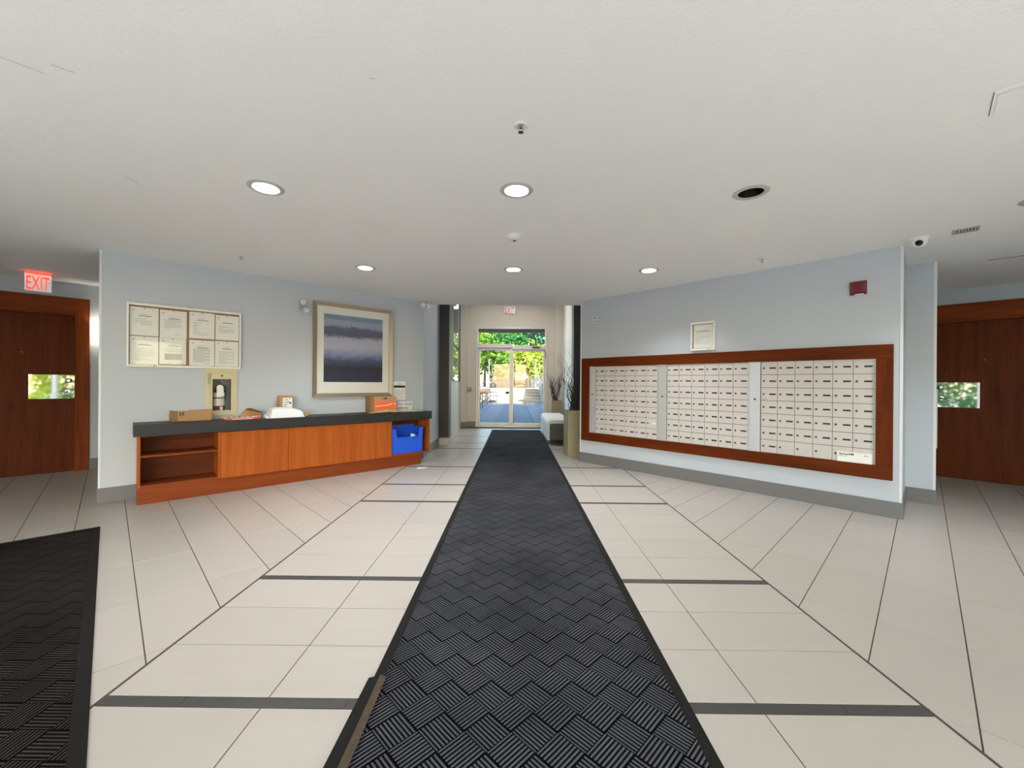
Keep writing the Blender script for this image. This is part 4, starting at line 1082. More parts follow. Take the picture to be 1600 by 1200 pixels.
for bi, (_, pa, pb, ga, gb, lab) in enumerate(banks):
    bk = thing('mailbox_bank', lab, 'mailboxes', WR.at(0), WR.a, 'mailbox banks in the wooden frame')
    MB().box(pa + 0.001, gb, -0.0035, -0.0005, iz0 + 0.001, iz1 - 0.001).build('back_panel', 'mail_gap_shade', bk)
    # aluminium post with a lock and screws
    post = MB().box(pa + 0.002, pb - 0.001, -0.014, -0.0036, iz0 + 0.001, iz1 - 0.001).build('post', 'aluminium', bk, bevel=0.001)
    sc = MB()
    for z_ in (iz0 + 0.035, iz1 - 0.035):
        for x_ in (pa + 0.025, pb - 0.025): sc.lathe([(0.0005, -0.0012), (0.0035, -0.0008), (0.004, 0)], 8, (x_, -0.0141, z_), 'y')
    for dx in (-0.018, 0.018):
        for dz in (-0.028, 0.028): sc.lathe([(0.0005, -0.0012), (0.003, -0.0008), (0.0035, 0)], 8, ((pa + pb) / 2 + dx, -0.0141, 1.03 + dz), 'y')
    sc.build('screws', 'white_plastic', post)
    MB().lathe([(0.001, -0.005), (0.009, -0.005), (0.011, 0)], 14, ((pa + pb) / 2, -0.0141, 1.03), 'y').build('master_lock', 'dark_slot', post)
    if bi > 0: MB().box(pa - 0.012, pa + 0.001, -0.012, -0.0005, iz0 + 0.001, iz1 - 0.001).build('edge_strip', 'bright_aluminium', bk)
    MB().box(gb + 0.0003, gb + 0.0058, -0.012, -0.0005, iz0 + 0.001, iz1 - 0.001).build('edge_strip', 'bright_aluminium', bk)
    cw, rh = (gb - ga) / 6, (iz1 - iz0 - 0.004) / 7
    dm, lm, sm = mail_meshes(cw, rh)
    for r in range(7):
        for c in range(6):
            x_, z_ = ga + c * cw, iz1 - 0.002 - (r + 1) * rh
            dd = link('mail_door', dm, bk, (x_, 0, z_)); link('lock', lm, dd)
            if bi == 2 and r == 6 and c > 0: continue
            if bi == 0 and r == 5 and c == 5:
                MB().box(cw - 0.075, cw - 0.016, -0.0094, -0.0086, rh * 0.5 - 0.0075, rh * 0.5 + 0.0075).build('name_slot', 'paper', dd); continue
            link('name_slot', sm, dd)
    # ledge clips where a tray divider shows
    MB().box(ga + 0.001, ga + 0.055, -0.0105, -0.0088, 1.028, 1.041).build('clip', 'grey_plastic', bk)
en = thing('long_envelope', 'long white envelope propped in the bottom right corner of the mailbox frame', 'envelope', WR.at(3.243, 0.0, iz0 + 0.001), WR.a)
MB().box(-0.128, 0.128, -0.0175, -0.0115, 0, 0.098).build('envelope', 'paper', en, bevel=0.001)
text('printed_name', 'SiriusXM', 0.030, 'ink_dark', en, (-0.112, -0.0178, 0.066), (R(90), 0, 0), bold=0.0006)
print_lines(en, -0.112, 0.0, [(0.058, 0.0, 0.25), (0.052, 0.0, 0.55)], -0.0178, 3)
MB().rect_y(0.075, 0.080, 0.066, 0.078, -0.0178).rect_y(0.083, 0.098, 0.074, 0.077, -0.0178).rect_y(0.085, 0.090, 0.066, 0.071, -0.0178).rect_y(0.101, 0.106, 0.066, 0.072, -0.0178).build('postage_mark', 'ink_dark', en)

nf = thing('framed_notice', 'single letter in small white metal case above the mailboxes', 'notice', WR.at(0), WR.a)
a, b, c, d = 1.697, 1.977, 1.596, 1.940
MB().box(a + 0.004, b - 0.004, -0.008, -0.0005, c + 0.004, d - 0.004).build('back_panel', 'cork', nf)
for nm, p_, q_, r_, s_ in (('frame_side', a, a + 0.016, c, d), ('frame_side', b - 0.022, b, c, d), ('frame_rail', a + 0.016, b - 0.022, c, c + 0.022), ('frame_rail', a + 0.016, b - 0.022, d - 0.028, d)):
    MB().box(p_, q_, -0.040, -0.0005, r_, s_).build(nm, 'white_metal', nf, bevel=0.002)
sh = MB().box(a + 0.028, b - 0.034, -0.0100, -0.0092, c + 0.028, d - 0.034).build('sheet', 'paper', nf)
print_lines(nf, a + 0.05, b - 0.055, [(d - 0.100, 0.2, 0.8)] + [(d - 0.135 - 0.0125 * k, 0.0, (0.45, 0.95, 0.3, 0.96, 0.97, 0.93, 0.4)[k % 7]) for k in range(11)], -0.0106, 44)
MB().rect_y(a + 0.055, b - 0.06, d - 0.118, d - 0.112, -0.0106).build('printed_title', 'ink_dark', nf)
MB().rect_y(a + 0.036, a + 0.052, d - 0.092, d - 0.086, -0.0106).build('letterhead', 'ink_blue', nf)
MB().box(a + 0.016, b - 0.022, -0.032, -0.030, c + 0.022, d - 0.028).build('pane', 'cabinet_glass', nf)
MB().cyl((b - 0.065, -0.0405, c + 0.011), 0.005, -0.003, 'y', 12).build('lock', 'lock_metal', nf)
th = thing('thermostat', 'small white thermostat high on the wall at the passage end', 'thermostat', WR.at(0.272, 0, 2.135), WR.a)
MB().box(-0.042, 0.042, -0.022, -0.0005, -0.058, 0.058).build('housing', 'thermostat_shell', th, bevel=0.004)
MB().rect_y(-0.018, 0.018, 0.015, 0.030, -0.0226).rect_y(-0.014, 0.018, -0.036, -0.026, -0.0226).build('display', 'ink', th)
al = thing('fire_alarm_strobe', 'dark red fire alarm box high on the wall above the mailboxes', 'alarm', WR.at(3.263, 0, 2.110), WR.a)
MB().box(-0.062, 0.062, -0.012, -0.0005, -0.064, 0.064).build('back_plate', 'alarm_red', al, bevel=0.003)
MB().add([(-0.058, -0.012, -0.056), (0.058, -0.012, -0.056), (0.058, -0.012, 0.058), (-0.058, -0.012, 0.058), (-0.044, -0.052, -0.044), (0.044, -0.052, -0.044), (0.044, -0.052, 0.046), (-0.044, -0.052, 0.046)],
         [(4, 5, 6, 7), (0, 1, 5, 4), (1, 2, 6, 5), (2, 3, 7, 6), (3, 0, 4, 7)]).build('horn_cover', 'alarm_red', al, bevel=0.004)
MB().box(-0.022, 0.040, -0.030, -0.010, -0.066, -0.058).build('label_strip', 'white_plastic', al)
sw = thing('reader_plate', 'narrow pale plate on the hall corner beside the right door', 'wall plate', (c3[0] + 0.010, c3[1] + 0.010, 0.86), R(45))
MB().box(-0.006, 0.14, -0.012, -0.0005, -0.295, 0.295).build('plate', 'taupe_paint', sw, bevel=0.002)

# ------------------------------------------------------------------ ceiling fixtures
def downlight(x, y, on, label, visible=True):
    t = thing('ceiling_downlight', label, 'lamp', (x, y, HCEIL), 0, 'recessed ceiling lights')
    ro = 0.108
    MB().lathe([(LR - 0.004, -0.001), (LR, -0.006), (ro - 0.01, -0.006), (ro, -0.0005)], 32).build('trim_ring', 'trim_grey', t, smooth=True)
    MB().lathe([(LR - 0.003, -0.002), (0.070, 0.045), (0.056, 0.088)], 32).build('reflector', 'lamp_can' if on else 'lamp_can_black', t, smooth=True)
    MB().lathe([(0.0005, 0.084), (0.056, 0.088)], 32).build('lens', 'lamp_lens' if on else 'lamp_off', t, smooth=True)
    if on:
        ld = bpy.data.lights.new('lamp', 'AREA'); ld.shape = 'DISK'; ld.size = 0.105; ld.energy = LAMP_W; ld.color = (0.985, 0.99, 1.0); ld.spread = R(165)
        lo = bpy.data.objects.new('light_source', ld); COL.objects.link(lo); lo.parent = t; lo.location = (0, 0, 0.078)
    return t
names = ['leftmost lit recessed ceiling light, in the row nearest the camera', 'lit recessed ceiling light between the sprinkler and the smoke detector', 'unlit black recessed ceiling light',
         'lit recessed ceiling light in front of the picture', 'lit recessed ceiling light beyond the smoke detector', 'rightmost of the three lit recessed ceiling lights in the far row',
         'lit recessed ceiling light at the right edge of the picture']
for i, (x, y, on) in enumerate(LAMPS):
    downlight(x, y, on, names[i] if i < len(names) else 'lit recessed ceiling light outside the picture')
for i, (x, y, lab) in enumerate(((0.022, 1.981, 'pendent fire sprinkler nearest the camera'), (-2.746, 4.071, 'fire sprinkler close to the notice board wall'), (2.445, 4.057, 'fire sprinkler close to the mailbox wall'))):
    t = thing('fire_sprinkler', lab, 'sprinkler', (x, y, HCEIL), R(20), 'ceiling fire sprinklers'); t.scale = (0.85, 0.85, 0.62)
    MB().lathe([(0.012, -0.004), (0.030, -0.012), (0.040, -0.006), (0.042, -0.0005)], 24).build('escutcheon', 'white_plastic', t, smooth=True)
    MB().lathe([(0.001, -0.022), (0.009, -0.022), (0.010, -0.002)], 14).build('nozzle', 'satin_chrome', t, smooth=True)
    for s in (-1, 1): MB().tube([(s * 0.008, 0, -0.018), (s * 0.015, 0, -0.032), (s * 0.006, 0, -0.048), (0, 0, -0.052)], 0.003, 6).build('frame_arm', 'satin_chrome', t)
    MB().lathe([(0.0005, -0.056), (0.016, -0.055), (0.016, -0.053), (0.0005, -0.052)], 16).build('deflector', 'satin_chrome', t)
sd = thing('smoke_detector', 'round white smoke detector on the ceiling', 'smoke detector', (-0.008, 3.462, HCEIL))
MB().lathe([(0.062, -0.0005), (0.062, -0.014), (0.056, -0.018)], 32).build('base', 'white_plastic', sd, smooth=True)
MB().lathe([(0.055, -0.018), (0.050, -0.030), (0.030, -0.042), (0.014, -0.044)], 32).build('cover', 'white_plastic', sd, smooth=True)
MB().lathe([(0.0005, -0.050), (0.012, -0.049), (0.014, -0.043)], 20).build('sensor', 'black_plastic', sd, smooth=True)
cm = thing('dome_camera', 'white dome security camera on the ceiling by the mailbox wall corner', 'camera', (3.417, 3.470, HCEIL))
MB().lathe([(0.062, -0.0005), (0.062, -0.012), (0.056, -0.020)], 32).build('base', 'camera_white', cm, smooth=True)
MB().lathe([(0.054, -0.020), (0.053, -0.035), (0.044, -0.058), (0.026, -0.073), (0.0005, -0.078)], 32).build('dome', 'camera_white', cm, smooth=True)
o = MB().lathe([(0.0005, 0.062), (0.022, 0.058), (0.026, 0.046)], 24).build('lens', 'camera_lens', cm, (0, 0, -0.024), smooth=True)
o.rotation_euler = Vector((-0.72, -0.60, -0.62)).to_track_quat('Z', 'Y').to_euler()
vt = thing('ceiling_vent', 'small white slatted vent beside the dome camera', 'vent', (3.600, 3.285, HCEIL), R(-45))
ring(MB(), -0.075, 0.075, -0.07, 0.07, -0.062, 0.062, -0.057, 0.057, -0.005, -0.0005)
mb = MB(); mb.box(-0.075, -0.062, -0.07, 0.07, -0.006, -0.0005).box(0.062, 0.075, -0.07, 0.07, -0.006, -0.0005).box(-0.062, 0.062, -0.07, -0.058, -0.006, -0.0005).box(-0.062, 0.062, 0.058, 0.07, -0.006, -0.0005); mb.build('frame', 'trim_grey', vt)
MB().box(-0.062, 0.062, -0.058, 0.058, -0.0015, -0.0005).build('duct', 'ink', vt)
for k in range(7): MB().box(-0.062 + 0.0175 * k + 0.003, -0.062 + 0.0175 * k + 0.013, -0.058, 0.058, -0.005, -0.0018).build('slat', 'trim_grey', vt)
hp = thing('access_panel', 'flush white access panel in the ceiling, cut by the right picture edge', 'panel', (2.03, 1.745, HCEIL), R(-45))
MB().box(0.0, 0.55, 0.0, 0.215, -0.003, -0.0005).box(0.012, 0.538, 0.03, 0.200, -0.006, -0.003).build('panel', 'ceiling_paint', hp, bevel=0.001)
MB().box(0.010, 0.540, 0.0285, 0.030, -0.0035, -0.003).build('seam', 'ink', hp)
MB().box(-0.002, 0.0, 0.0, 0.215, -0.003, -0.0005).build('seam', 'ink', hp)
hp2 = thing('access_panel', 'flush white access panel in the ceiling of the right hall', 'panel', (4.685, 4.075, HCEIL), R(-45))
MB().box(0.0, 0.60, 0.0, 0.215, -0.004, -0.0005).build('panel', 'ceiling_paint', hp2, bevel=0.001)
MB().box(0.0, 0.60, -0.004, 0.0, -0.004, -0.0005).build('seam', 'ink', hp2)

# ------------------------------------------------------------------ exit signs and sconces
xq = thing('exit_sign', 'red glowing exit sign hanging from the ceiling before the left door', 'exit sign', (-5.62, 4.775, HCEIL), R(45 + 4.5))
MB().box(-0.11, 0.11, -0.035, 0.035, -0.022, -0.0005).build('canopy', 'grey_plastic', xq, bevel=0.004)
MB().box(-0.105, 0.105, -0.028, 0.028, -0.215, -0.022).build('light_panel', 'exit_face_lit', xq, bevel=0.006)
text('lettering', 'EXIT', 0.225, 'exit_red', xq, (-0.003, -0.0286, -0.200), (R(90), 0, 0), 'CENTER', 0.0008, bold=0.002).scale = (0.40, 1.0, 1)
MB().add([(-0.1, -0.0290, -0.11), (-0.084, -0.0290, -0.095), (-0.084, -0.0290, -0.125)], [(0, 2, 1)]).add([(0.098, -0.0290, -0.11), (0.084, -0.0290, -0.095), (0.084, -0.0290, -0.125)], [(0, 1, 2)]).build('arrows', 'exit_red', xq)
MB().box(-0.10, 0.10, -0.050, -0.044, -0.030, -0.022).build('led_strip', 'exit_red_edge', xq)
xf = thing('exit_sign', 'white exit sign with red letters above the glass doors', 'exit sign', (-0.143, YF, 3.045))
MB().box(-0.148, 0.148, -0.045, -0.0005, 0, 0.186).build('housing', 'white_plastic', xf, bevel=0.008)
text('lettering', 'EXIT', 0.205, 'exit_red_print', xf, (0, -0.0456, 0.020), (R(90), 0, 0), 'CENTER', 0.0008, bold=0.003).scale = (0.60, 1, 1)

def sconce(label, fr, u, z, watt=5):
    t = thing('wall_sconce', label, 'lamp', fr.at(u, 0, z), fr.a, 'hall wall sconces')
    MB().box(-0.045, 0.045, -0.02, -0.0005, -0.06, 0.06).build('back_plate', 'satin_chrome', t)
    MB().box(-0.055, 0.055, -0.09, -0.085, -0.10, 0.10).box(-0.055, -0.05, -0.085, -0.0205, -0.10, 0.10).box(0.05, 0.055, -0.085, -0.0205, -0.10, 0.10).build('shade', 'sconce_shade', t)
    ld = bpy.data.lights.new('lamp', 'POINT'); ld.energy = watt; ld.color = (1.0, 0.9, 0.76); ld.shadow_soft_size = 0.03
    lo = bpy.data.objects.new('light_source', ld); COL.objects.link(lo); lo.parent = t; lo.location = (0, -0.055, 0.03)
sconce('glowing white wall sconce just right of the left door frame', DL, 2.860, 1.815)
sconce('wall sconce hidden behind the hall corner beside the right door', DR, -0.55, 1.815)
# lamp of the tall vestibule, hidden behind the lowered ceiling edge
vl = thing('vestibule_light', 'surface ceiling light in the tall passage before the glass doors', 'lamp', (0, 9.2, HVEST - 0.002))
MB().lathe([(0.20, -0.0005), (0.20, -0.05), (0.17, -0.06)], 32).build('rim', 'trim_grey', vl, smooth=True)
MB().lathe([(0.0005, -0.085), (0.10, -0.078), (0.17, -0.06)], 32).build('diffuser', 'sconce_shade', vl, smooth=True)
ld = bpy.data.lights.new('lamp', 'AREA'); ld.shape = 'DISK'; ld.size = 0.30; ld.energy = 45; ld.color = (1.0, 0.93, 0.84)
lo = bpy.data.objects.new('light_source', ld); COL.objects.link(lo); lo.parent = vl; lo.location = (0, 0, -0.09)
fp = thing('pull_station', 'small red fire alarm pull station beside the glass doors', 'alarm', (-1.203, YF, 1.017))
MB().box(-0.047, 0.047, -0.04, -0.0005, -0.047, 0.047).build('housing', 'alarm_red', fp, bevel=0.004)
MB().box(-0.032, 0.032, -0.047, -0.0402, -0.004, 0.018).build('pull_handle', 'white_plastic', fp)
MB().rect_y(-0.034, 0.034, -0.034, -0.028, -0.0406).rect_y(-0.034, 0.034, 0.030, 0.036, -0.0406).build('printed_bars', 'paper', fp)

# ------------------------------------------------------------------ bench and planters in the passage
bc = thing('upholstered_bench', 'long upholstered bench, pale top and side over a dark grey end', 'bench', (0.645, 7.90, 0))
BW, BL = 0.46, 2.0
prof = [(0.0, 0.085), (0.0, 0.39), (0.015, 0.435), (0.05, 0.462), (0.10, 0.470), (BW, 0.470), (BW, 0.405), (0.075, 0.405), (0.055, 0.397), (0.045, 0.380), (0.045, 0.085)]
n = len(prof)
MB().add([(x, 0, z) for x, z in prof] + [(x, BL, z) for x, z in prof], [tuple(range(n)), tuple(range(2 * n - 1, n - 1, -1))] + [(i, n + i, n + (i + 1) % n, (i + 1) % n) for i in range(n)]).build('wrap_shell', 'bench_light', bc)
MB().box(0.046, BW, 0.012, BL - 0.012, 0.090, 0.404).build('seat_core', 'bench_dark', bc, bevel=0.008)
for x in (0.03, BW - 0.06):
    for y in (0.05, BL - 0.08): MB().box(x, x + 0.03, y, y + 0.03, 0, 0.0845).build('leg', 'black_plastic', bc)
def planter(name, label, x, y, rot, w, h, seed, n_tw, tall, xm=0.36):
    t = thing(name, label, 'planter', (x, y, 0), rot, 'square planters with dry branches')
    mb = MB(); e = 0.025
    mb.box(0, w, 0, e, 0, h).box(0, w, w - e, w, 0, h).box(0, e, e, w - e, 0, h).box(w - e, w, e, w - e, 0, h).box(e, w - e, e, w - e, 0, 0.03)
    mb.build('pot', 'stone_planter', t)
    MB().box(e, w - e, e, w - e, h - 0.07, h - 0.05).build('soil', 'soil', t)
    rnd = random.Random(seed)
    for k in range(n_tw):
        a = rnd.uniform(0, 6.283); p = Vector((w / 2 + rnd.uniform(-.07, .07), w / 2 + rnd.uniform(-.07, .07), h - 0.06))
        d = Vector((math.cos(a) * 0.32, math.sin(a) * 0.32, 1.0)); L = rnd.uniform(0.45, 1.0) * tall; pts = [p.copy()]; ns = 14; ph = rnd.uniform(0, 6.28)
        for i in range(ns):
            d2 = d + Vector((math.sin(ph + i * 1.5) * 0.9, math.cos(ph * 1.7 + i * 1.3) * 0.9, 0)) * (0.35 + 0.5 * i / ns)
            p = p + d2.normalized() * (L / ns); p.x = min(max(p.x, -0.22), xm); p.y = min(max(p.y, -0.22), 0.42)
            pts.append(p.copy())
        MB().tube(pts, [0.0065 * (1 - 0.75 * i / ns) for i in range(ns + 1)], 5).build('branch', 'twig', t)
        q = pts[ns // 2]; pts2 = [q.copy()]
        for i in range(7):
            q = q + Vector((math.cos(a + 1 + i * 1.1) * 0.7, math.sin(a + 1 + i * 0.9) * 0.7, 0.9)).normalized() * (L / 16); q.x = min(max(q.x, -0.22), xm); q.y = min(max(q.y, -0.22), 0.42); pts2.append(q.copy())
        MB().tube(pts2, [0.004 * (1 - 0.7 * i / 7) for i in range(8)], 5).build('branch', 'twig', t)
planter('branch_planter', 'tall square stone planter with dry branches at the mailbox wall end', 0.872, 6.60, R(8.5), 0.27, 0.748, 21, 32, 1.2)
planter('branch_planter', 'square stone planter with dry branches behind the bench, near the glass doors', 0.925, 10.18, R(10), 0.27, 0.755, 22, 28, 0.9, 0.27)
sc_ = thing('paper_scrap', 'scrap of white paper on the tiles at the cabinet end', 'paper', (-1.28, 5.62, 0.0008), R(30))
MB().add([(-0.07, -0.03, 0.001), (0.05, -0.05, 0.006), (0.10, 0.03, 0.002), (-0.03, 0.05, 0.010), (0.0, 0.0, 0.014)], [(0, 1, 4), (1, 2, 4), (2, 3, 4), (3, 0, 4)]).build('crumpled_sheet', 'paper', sc_)

# ------------------------------------------------------------------ outdoors, seen through the glass doors
struct(MB().box(-9, 9, -3.55, 7.9, HVEST + 0.15, 10.0).build('building_upper', 'facade'))
struct(MB().box(-1.95, 1.95, 7.9, 11.15, HVEST + 0.001, HVEST + 0.3).build('roof_vestibule', 'facade'))
struct(MB().box(2.6, 9, 11.4, 15.2, 0, 8.0).build('building_wing', 'facade'))
struct(MB().box(-14, 14, -16, -3.53, -0.05, -0.012).build('pavement_rear_bounce', 'bounce_paving'))  # unseen pale paving, added to bounce sunlight up to the lobby ceiling
struct(MB().box(-9, 9, -3.95, -3.55, 2.75, 3.0).build('roof_rear_added_canopy', 'facade'))  # unseen added canopy, kept shallow so the sun enters the rear glazing
cp = struct(link('roof_canopy', None)); MB().box(-2.6, 2.5, 11.15, 14.2, 3.02, 3.20).build('soffit', 'soffit_dark', cp); MB().box(-2.6, 2.5, 14.2, 14.26, 2.93, 3.24).build('fascia', 'fascia_tan', cp)
struct(MB().quad((-60, -60, -0.05), (60, -60, -0.05), (60, 90, -0.05), (-60, 90, -0.05)).build('ground', 'earth'))
pt = struct(MB().box(-6, 2.6, 11.09, 24.4, -0.04, -0.022).build('pavement', 'patio_joint'))
big = MB()
for j in range(0, 22):
    for i in range(-10, 5):
        xa, ya = i * 0.61 - 0.02, 11.10 + j * 0.61
        if xa < -6 or xa + 0.61 > 2.6: continue
        if j < 7 and -4 <= i <= 2:
            if 'slab' not in SHARED: SHARED['slab'] = MB().box(0.006, 0.604, 0.006, 0.604, -0.022, -0.010).mesh('paving_slab', 'patio_stone')
            link('paving_slab', SHARED['slab'], pt, (xa, ya, 0))
        else: big.box(xa + 0.006, xa + 0.604, ya + 0.006, ya + 0.604, -0.022, -0.010)
o = big.build('paving_field', 'patio_stone', pt); o['kind'] = 'stuff'
st = thing('garden_stairs', 'broad stone stairs rising to the planted terrace outside', 'stairs', (0, 24.4, 0))
SW0, SW1 = -4.5, 1.50
for k in range(5):
    MB().box(SW0, SW1, 0.34 * k + 0.012, 0.34 * 5 + 0.2, 0.165 * k - 0.02, 0.165 * (k + 1) - 0.035).build('riser', 'stair_riser', st)
    MB().box(SW0, SW1, 0.34 * k, 0.34 * (k + 1) + 0.02, 0.165 * (k + 1) - 0.035, 0.165 * (k + 1)).build('tread', 'stair_stone', st)
struct(MB().box(-14, 14, 26.12, 60, -0.02, 0.82).build('terrain_terrace', 'stair_stone'))
def lowwall(label, x0, x1, y0, y1, z0, z1, m='brick_wall_shaded'):
    t = thing('planter_wall', label, 'wall', ((x0 + x1) / 2, y0, z0)); w_ = (x1 - x0) / 2
    nrow = max(1, int((z1 - z0) / 0.14)); hgt = (z1 - z0) / nrow
    for r_ in range(nrow):
        x = -w_ - (0.2 if r_ % 2 else 0)
        while x < w_ - 0.01:
            a, b = max(x, -w_), min(x + 0.4, w_)
            if b - a > 0.03: MB().box(a + 0.006, b - 0.006, 0, y1 - y0, r_ * hgt + 0.004, (r_ + 1) * hgt - 0.004).build('stone', m, t)
            x += 0.4
    MB().box(-w_ - 0.03, w_ + 0.03, -0.03, y1 - y0 + 0.03, z1 - z0, z1 - z0 + 0.05).build('coping', 'wall_coping', t)
lowwall('lower stone planter wall at the top of the stairs', -1.75, -0.25, 27.4, 27.9, 0.82, 1.15)
lowwall('upper stone planter wall before the pale grasses', -1.4, -0.05, 28.6, 29.1, 0.82, 1.50)
lowwall('sunlit pale planter wall on the right of the terrace', 0.15, 2.2, 29.0, 29.5, 0.82, 1.50, 'wall_coping')
def garden_bench(label, x, y, rot, z=0.0, L=1.5):
    t = thing('garden_bench', label, 'bench', (x, y, z), rot, 'garden benches outside')
    for k in range(4): MB().box(-L / 2, L / 2, -0.20 + k * 0.11, -0.11 + k * 0.11, 0.42, 0.45).build('seat_slat', 'bench_wood', t)
    for k in range(3): MB().box(-L / 2, L / 2, 0.235, 0.26, 0.54 + k * 0.11, 0.63 + k * 0.11).build('back_slat', 'bench_wood', t)
    for s in (-1, 1):
        sx = s * (L / 2 - 0.05)
        MB().tube([(sx, -0.22, 0.0), (sx, -0.20, 0.42), (sx, -0.22, 0.64), (sx, 0.0, 0.66), (sx, 0.25, 0.62)], 0.022, 6).tube([(sx, 0.24, 0.0), (sx, 0.20, 0.42), (sx, 0.27, 0.85)], 0.022, 6).tube([(sx, -0.20, 0.42), (sx, 0.22, 0.42)], 0.02, 6).build('end_frame', 'iron_black', t)
garden_bench('black iron park bench nearest the glass doors outside', -1.72, 18.6, R(90), -0.01)
garden_bench('wooden park bench farther off at the foot of the stairs', -1.45, 23.3, R(70), -0.01)
garden_bench('dark low bench on the terrace before the pale wall', 0.45, 28.3, 0, 0.82, 0.9)
bo = thing('round_bollard', 'dark brown domed bollard on the upper terrace', 'bollard', (-1.42, 28.3, 1.2))
MB().lathe([(0.19, 0), (0.20, 0.25), (0.16, 0.40), (0.08, 0.47), (0.001, 0.48)], 20).build('dome', 'bench_wood', bo, smooth=True); MB().lathe([(0.14, -0.38), (0.14, 0)], 16).build('stem', 'iron_black', bo)
def railing(label, pts, posts):
    t = thing('stair_railing', label, 'railing', (0, 0, 0), 0, 'stair handrails outside')
    MB().tube(pts, 0.035, 8).build('handrail', 'rail_metal', t)
    MB().tube([(p[0], p[1], p[2] - 0.45) for p in pts], 0.02, 8).build('lower_rail', 'rail_metal', t)
    for x, y, z, h in posts: MB().cyl((x, y, z), 0.032, h, 'z', 10).build('post', 'rail_metal', t)
railing('steel handrail on the left of the stairs outside', [(-1.62, 23.9, 0.9), (-1.62, 26.2, 1.75), (-1.62, 27.2, 1.78)], [(-1.62, 23.9, 0, 0.95), (-1.62, 26.0, 0.8, 1.9)])
railing('steel handrail on the right of the stairs outside', [(1.52, 23.9, 0.9), (1.52, 26.2, 1.75), (1.52, 27.2, 1.78)], [(1.56, 23.9, 0, 1.0), (1.42, 27.2, 0.82, 1.9), (1.56, 25.2, 0.3, 1.1)])

def leaves(blobs, n, size, seed, flat=0.0):
    """a cloud of small leaf blades over ellipsoids: (centre, radii)"""
    rnd = random.Random(seed); vs, fs = [], []
    vol = [b[1][0] * b[1][1] + b[1][1] * b[1][2] + b[1][0] * b[1][2] for b in blobs]; tot = sum(vol)
    for (c, r), v_ in zip(blobs, vol):
        for _ in range(int(n * v_ / tot)):
            u = rnd.uniform(-1, 1); a = rnd.uniform(0, 6.2832); q = math.sqrt(1 - u * u); rad = rnd.uniform(0.62, 1.04)
            p = Vector((c[0] + r[0] * q * math.cos(a) * rad, c[1] + r[1] * q * math.sin(a) * rad, c[2] + r[2] * u * rad))
            s = size * rnd.uniform(0.6, 1.3)
            d = Vector((rnd.gauss(0, 1), rnd.gauss(0, 1), rnd.gauss(0, 1) * (1 - flat))).normalized()
            e = d.cross(Vector((rnd.gauss(0, 1) * (1 - flat), rnd.gauss(0, 1) * (1 - flat), rnd.gauss(0, 1) + flat * 3))).normalized()
            o = len(vs); vs += [p - d * s, p + e * s * 0.5, p + d * s, p - e * s * 0.5]; fs.append((o, o + 1, o + 2, o + 3))
    return vs, fs
def tree(name, label, x, y, z, trunk_h, blobs, n, size, m, seed, group, flat=0.0, tr=0.10):
    t = thing(name, label, 'tree' if trunk_h > 0.3 else 'bush', (x, y, z), 0, group)
    v, f = leaves(blobs, n, size, seed, flat); o = MB().add(v, f).build('foliage', m, t); o['kind'] = 'stuff'
    MB().tube([(0, 0, 0), (0.03, 0.02, trunk_h * 0.5), (-0.04, 0, trunk_h), (0.0, 0.05, trunk_h + 0.6)], [tr, tr * 0.85, tr * 0.7, tr * 0.4], 8).build('trunk', 'bark', t)
    return t
GT = 'garden trees beyond the glass doors'
tree('garden_tree', 'dark trunked leafy tree behind the left door pane', -2.4, 27.6, 0.4, 2.2, [((0, 0, 3.0), (1.5, 1.3, 1.1)), ((0.9, 0.2, 2.5), (1.1, 1.0, 0.8)), ((-0.9, 0, 2.7), (1.2, 1.0, 1.0))], 3600, 0.16, 'leaf_green', 1, GT)
tree('garden_tree', 'broad lime green tree filling the right door pane', 1.0, 31.5, 0.8, 1.0, [((0, 0, 2.2), (1.7, 1.3, 1.0)), ((0.9, -0.2, 1.4), (1.1, 0.9, 0.8)), ((-0.8, 0, 2.5), (1.2, 1.0, 0.8)), ((1.4, 0, 2.4), (1.1, 1, 1.0))], 4200, 0.17, 'leaf_lime', 2, GT, 0.5)
tree('garden_tree', 'deep green tree between the two door panes', -1.2, 33.0, 0.8, 2.0, [((0, 0, 3.0), (1.7, 1.4, 1.6)), ((1.2, 0, 3.2), (1.2, 1.1, 1.3))], 3200, 0.18, 'leaf_deep', 3, GT)
tree('garden_tree', 'blue-green tree at the right of the transom', 3.3, 35.0, 0.8, 3.0, [((0, 0, 5.2), (2.2, 1.6, 1.7)), ((-2.0, 0, 5.4), (1.6, 1.4, 1.2))], 3800, 0.20, 'leaf_teal', 4, GT, tr=0.16)
tree('garden_tree', 'yellow-green tree at the left of the transom', -2.7, 36.8, 0.8, 3.2, [((0, 0, 5.0), (2.2, 1.6, 1.5)), ((2.4, 0, 5.2), (1.5, 1.3, 1.1))], 3600, 0.19, 'leaf_lime', 5, GT, tr=0.15)
tree('garden_tree', 'far dense tree closing the view behind the garden', 0.0, 41.0, 0.8, 2.0, [((0, 0, 4.0), (4.5, 1.8, 3.2)), ((-5, 0, 4.2), (3.5, 1.8, 3.4)), ((5, 0, 4.2), (3.5, 1.8, 3.4))], 9000, 0.26, 'leaf_green', 6, GT, tr=0.25)
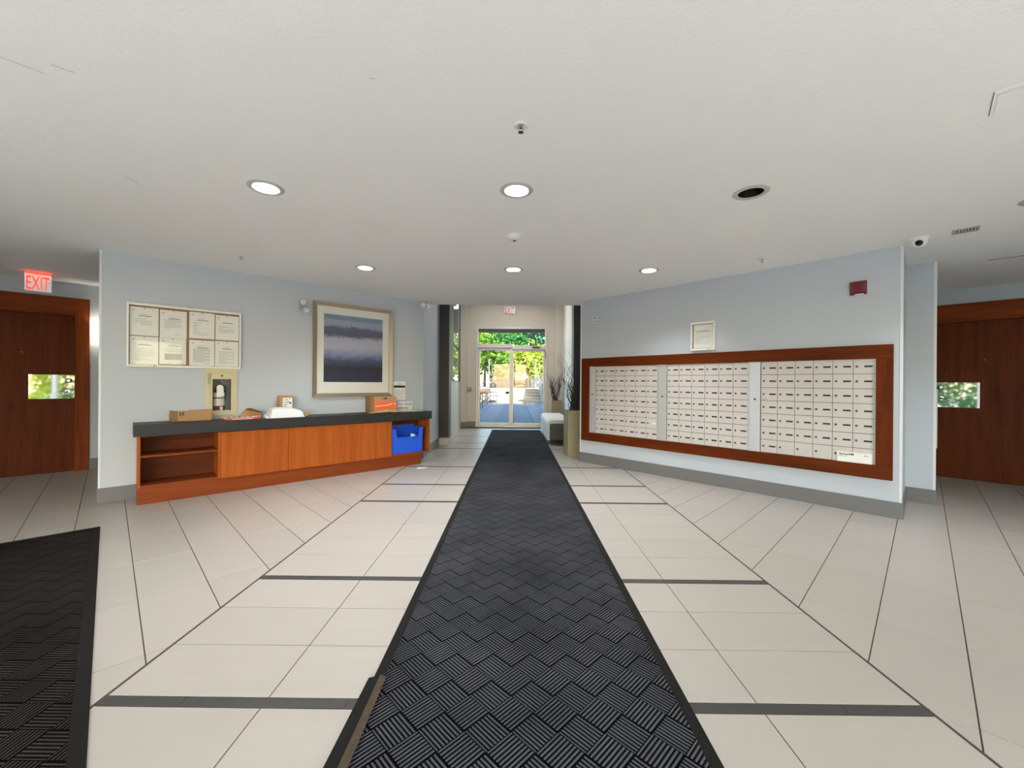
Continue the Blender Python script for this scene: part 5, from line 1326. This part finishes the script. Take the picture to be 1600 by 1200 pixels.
GB = 'low garden bushes beyond the glass doors'
tree('pale_grass_bush', 'pale ornamental grass behind the upper planter wall', -0.9, 30.2, 0.82, 0.1, [((0, 0, 0.75), (1.0, 0.5, 0.55)), ((0.9, 0, 0.6), (0.7, 0.4, 0.45))], 2600, 0.12, 'leaf_pale', 7, GB, tr=0.03)
tree('pale_flower_bush', 'pale flowering shrub below the lime green tree', 1.6, 30.3, 0.82, 0.1, [((0, 0, 0.55), (0.6, 0.35, 0.45))], 1300, 0.10, 'leaf_pale', 8, GB, tr=0.03)
tree('low_bush', 'low green bush beside the left stair railing', -2.75, 23.3, -0.05, 0.1, [((0, 0, 0.6), (0.7, 0.6, 0.5))], 1900, 0.09, 'leaf_green', 9, GB, tr=0.03)
tree('low_bush', 'low green bush beside the right stair railing', 2.10, 24.9, -0.05, 0.1, [((0, 0, 0.95), (0.40, 0.9, 0.6))], 1700, 0.09, 'leaf_green', 10, GB, tr=0.03)
tree('window_bush', 'leafy shrub outside the vestibule side window', -3.2, 14.2, -0.05, 0.4, [((0, 0, 1.7), (1.1, 1.3, 1.6)), ((0.2, 0.2, 3.6), (1.0, 1.2, 1.0))], 2600, 0.10, 'leaf_pale', 11, 'shrubs outside other windows')
for i, (x, m, lab) in enumerate(((4.7, 'leaf_lime', 'yellow-green shrub outside the rear glazing on the right'), (2.0, 'leaf_green', 'green shrub outside the rear glazing beside the yellow-green one'), (-2.6, 'leaf_deep', 'dark green shrub outside the rear glazing on the left'), (7.4, 'leaf_green', 'green shrub outside the rear glazing at its far right end'), (-6.6, 'leaf_deep', 'added dark green shrub outside the rear glazing at its far left end'), (-9.6, 'leaf_teal', 'added blue-green shrub farthest left outside the rear glazing'))):  # two leftmost shrubs added, unseen, to darken the right door plate's reflection
    tree('rear_bush', lab, x, -8.2 - 0.4 * (i % 2), -0.05, 0.2, [((0, 0, 1.0), (1.25, 0.8, 1.1)), ((0, 0, 2.3), (1.1, 0.7, 0.9))], 2600, 0.11, m, 20 + i, 'shrubs outside other windows')
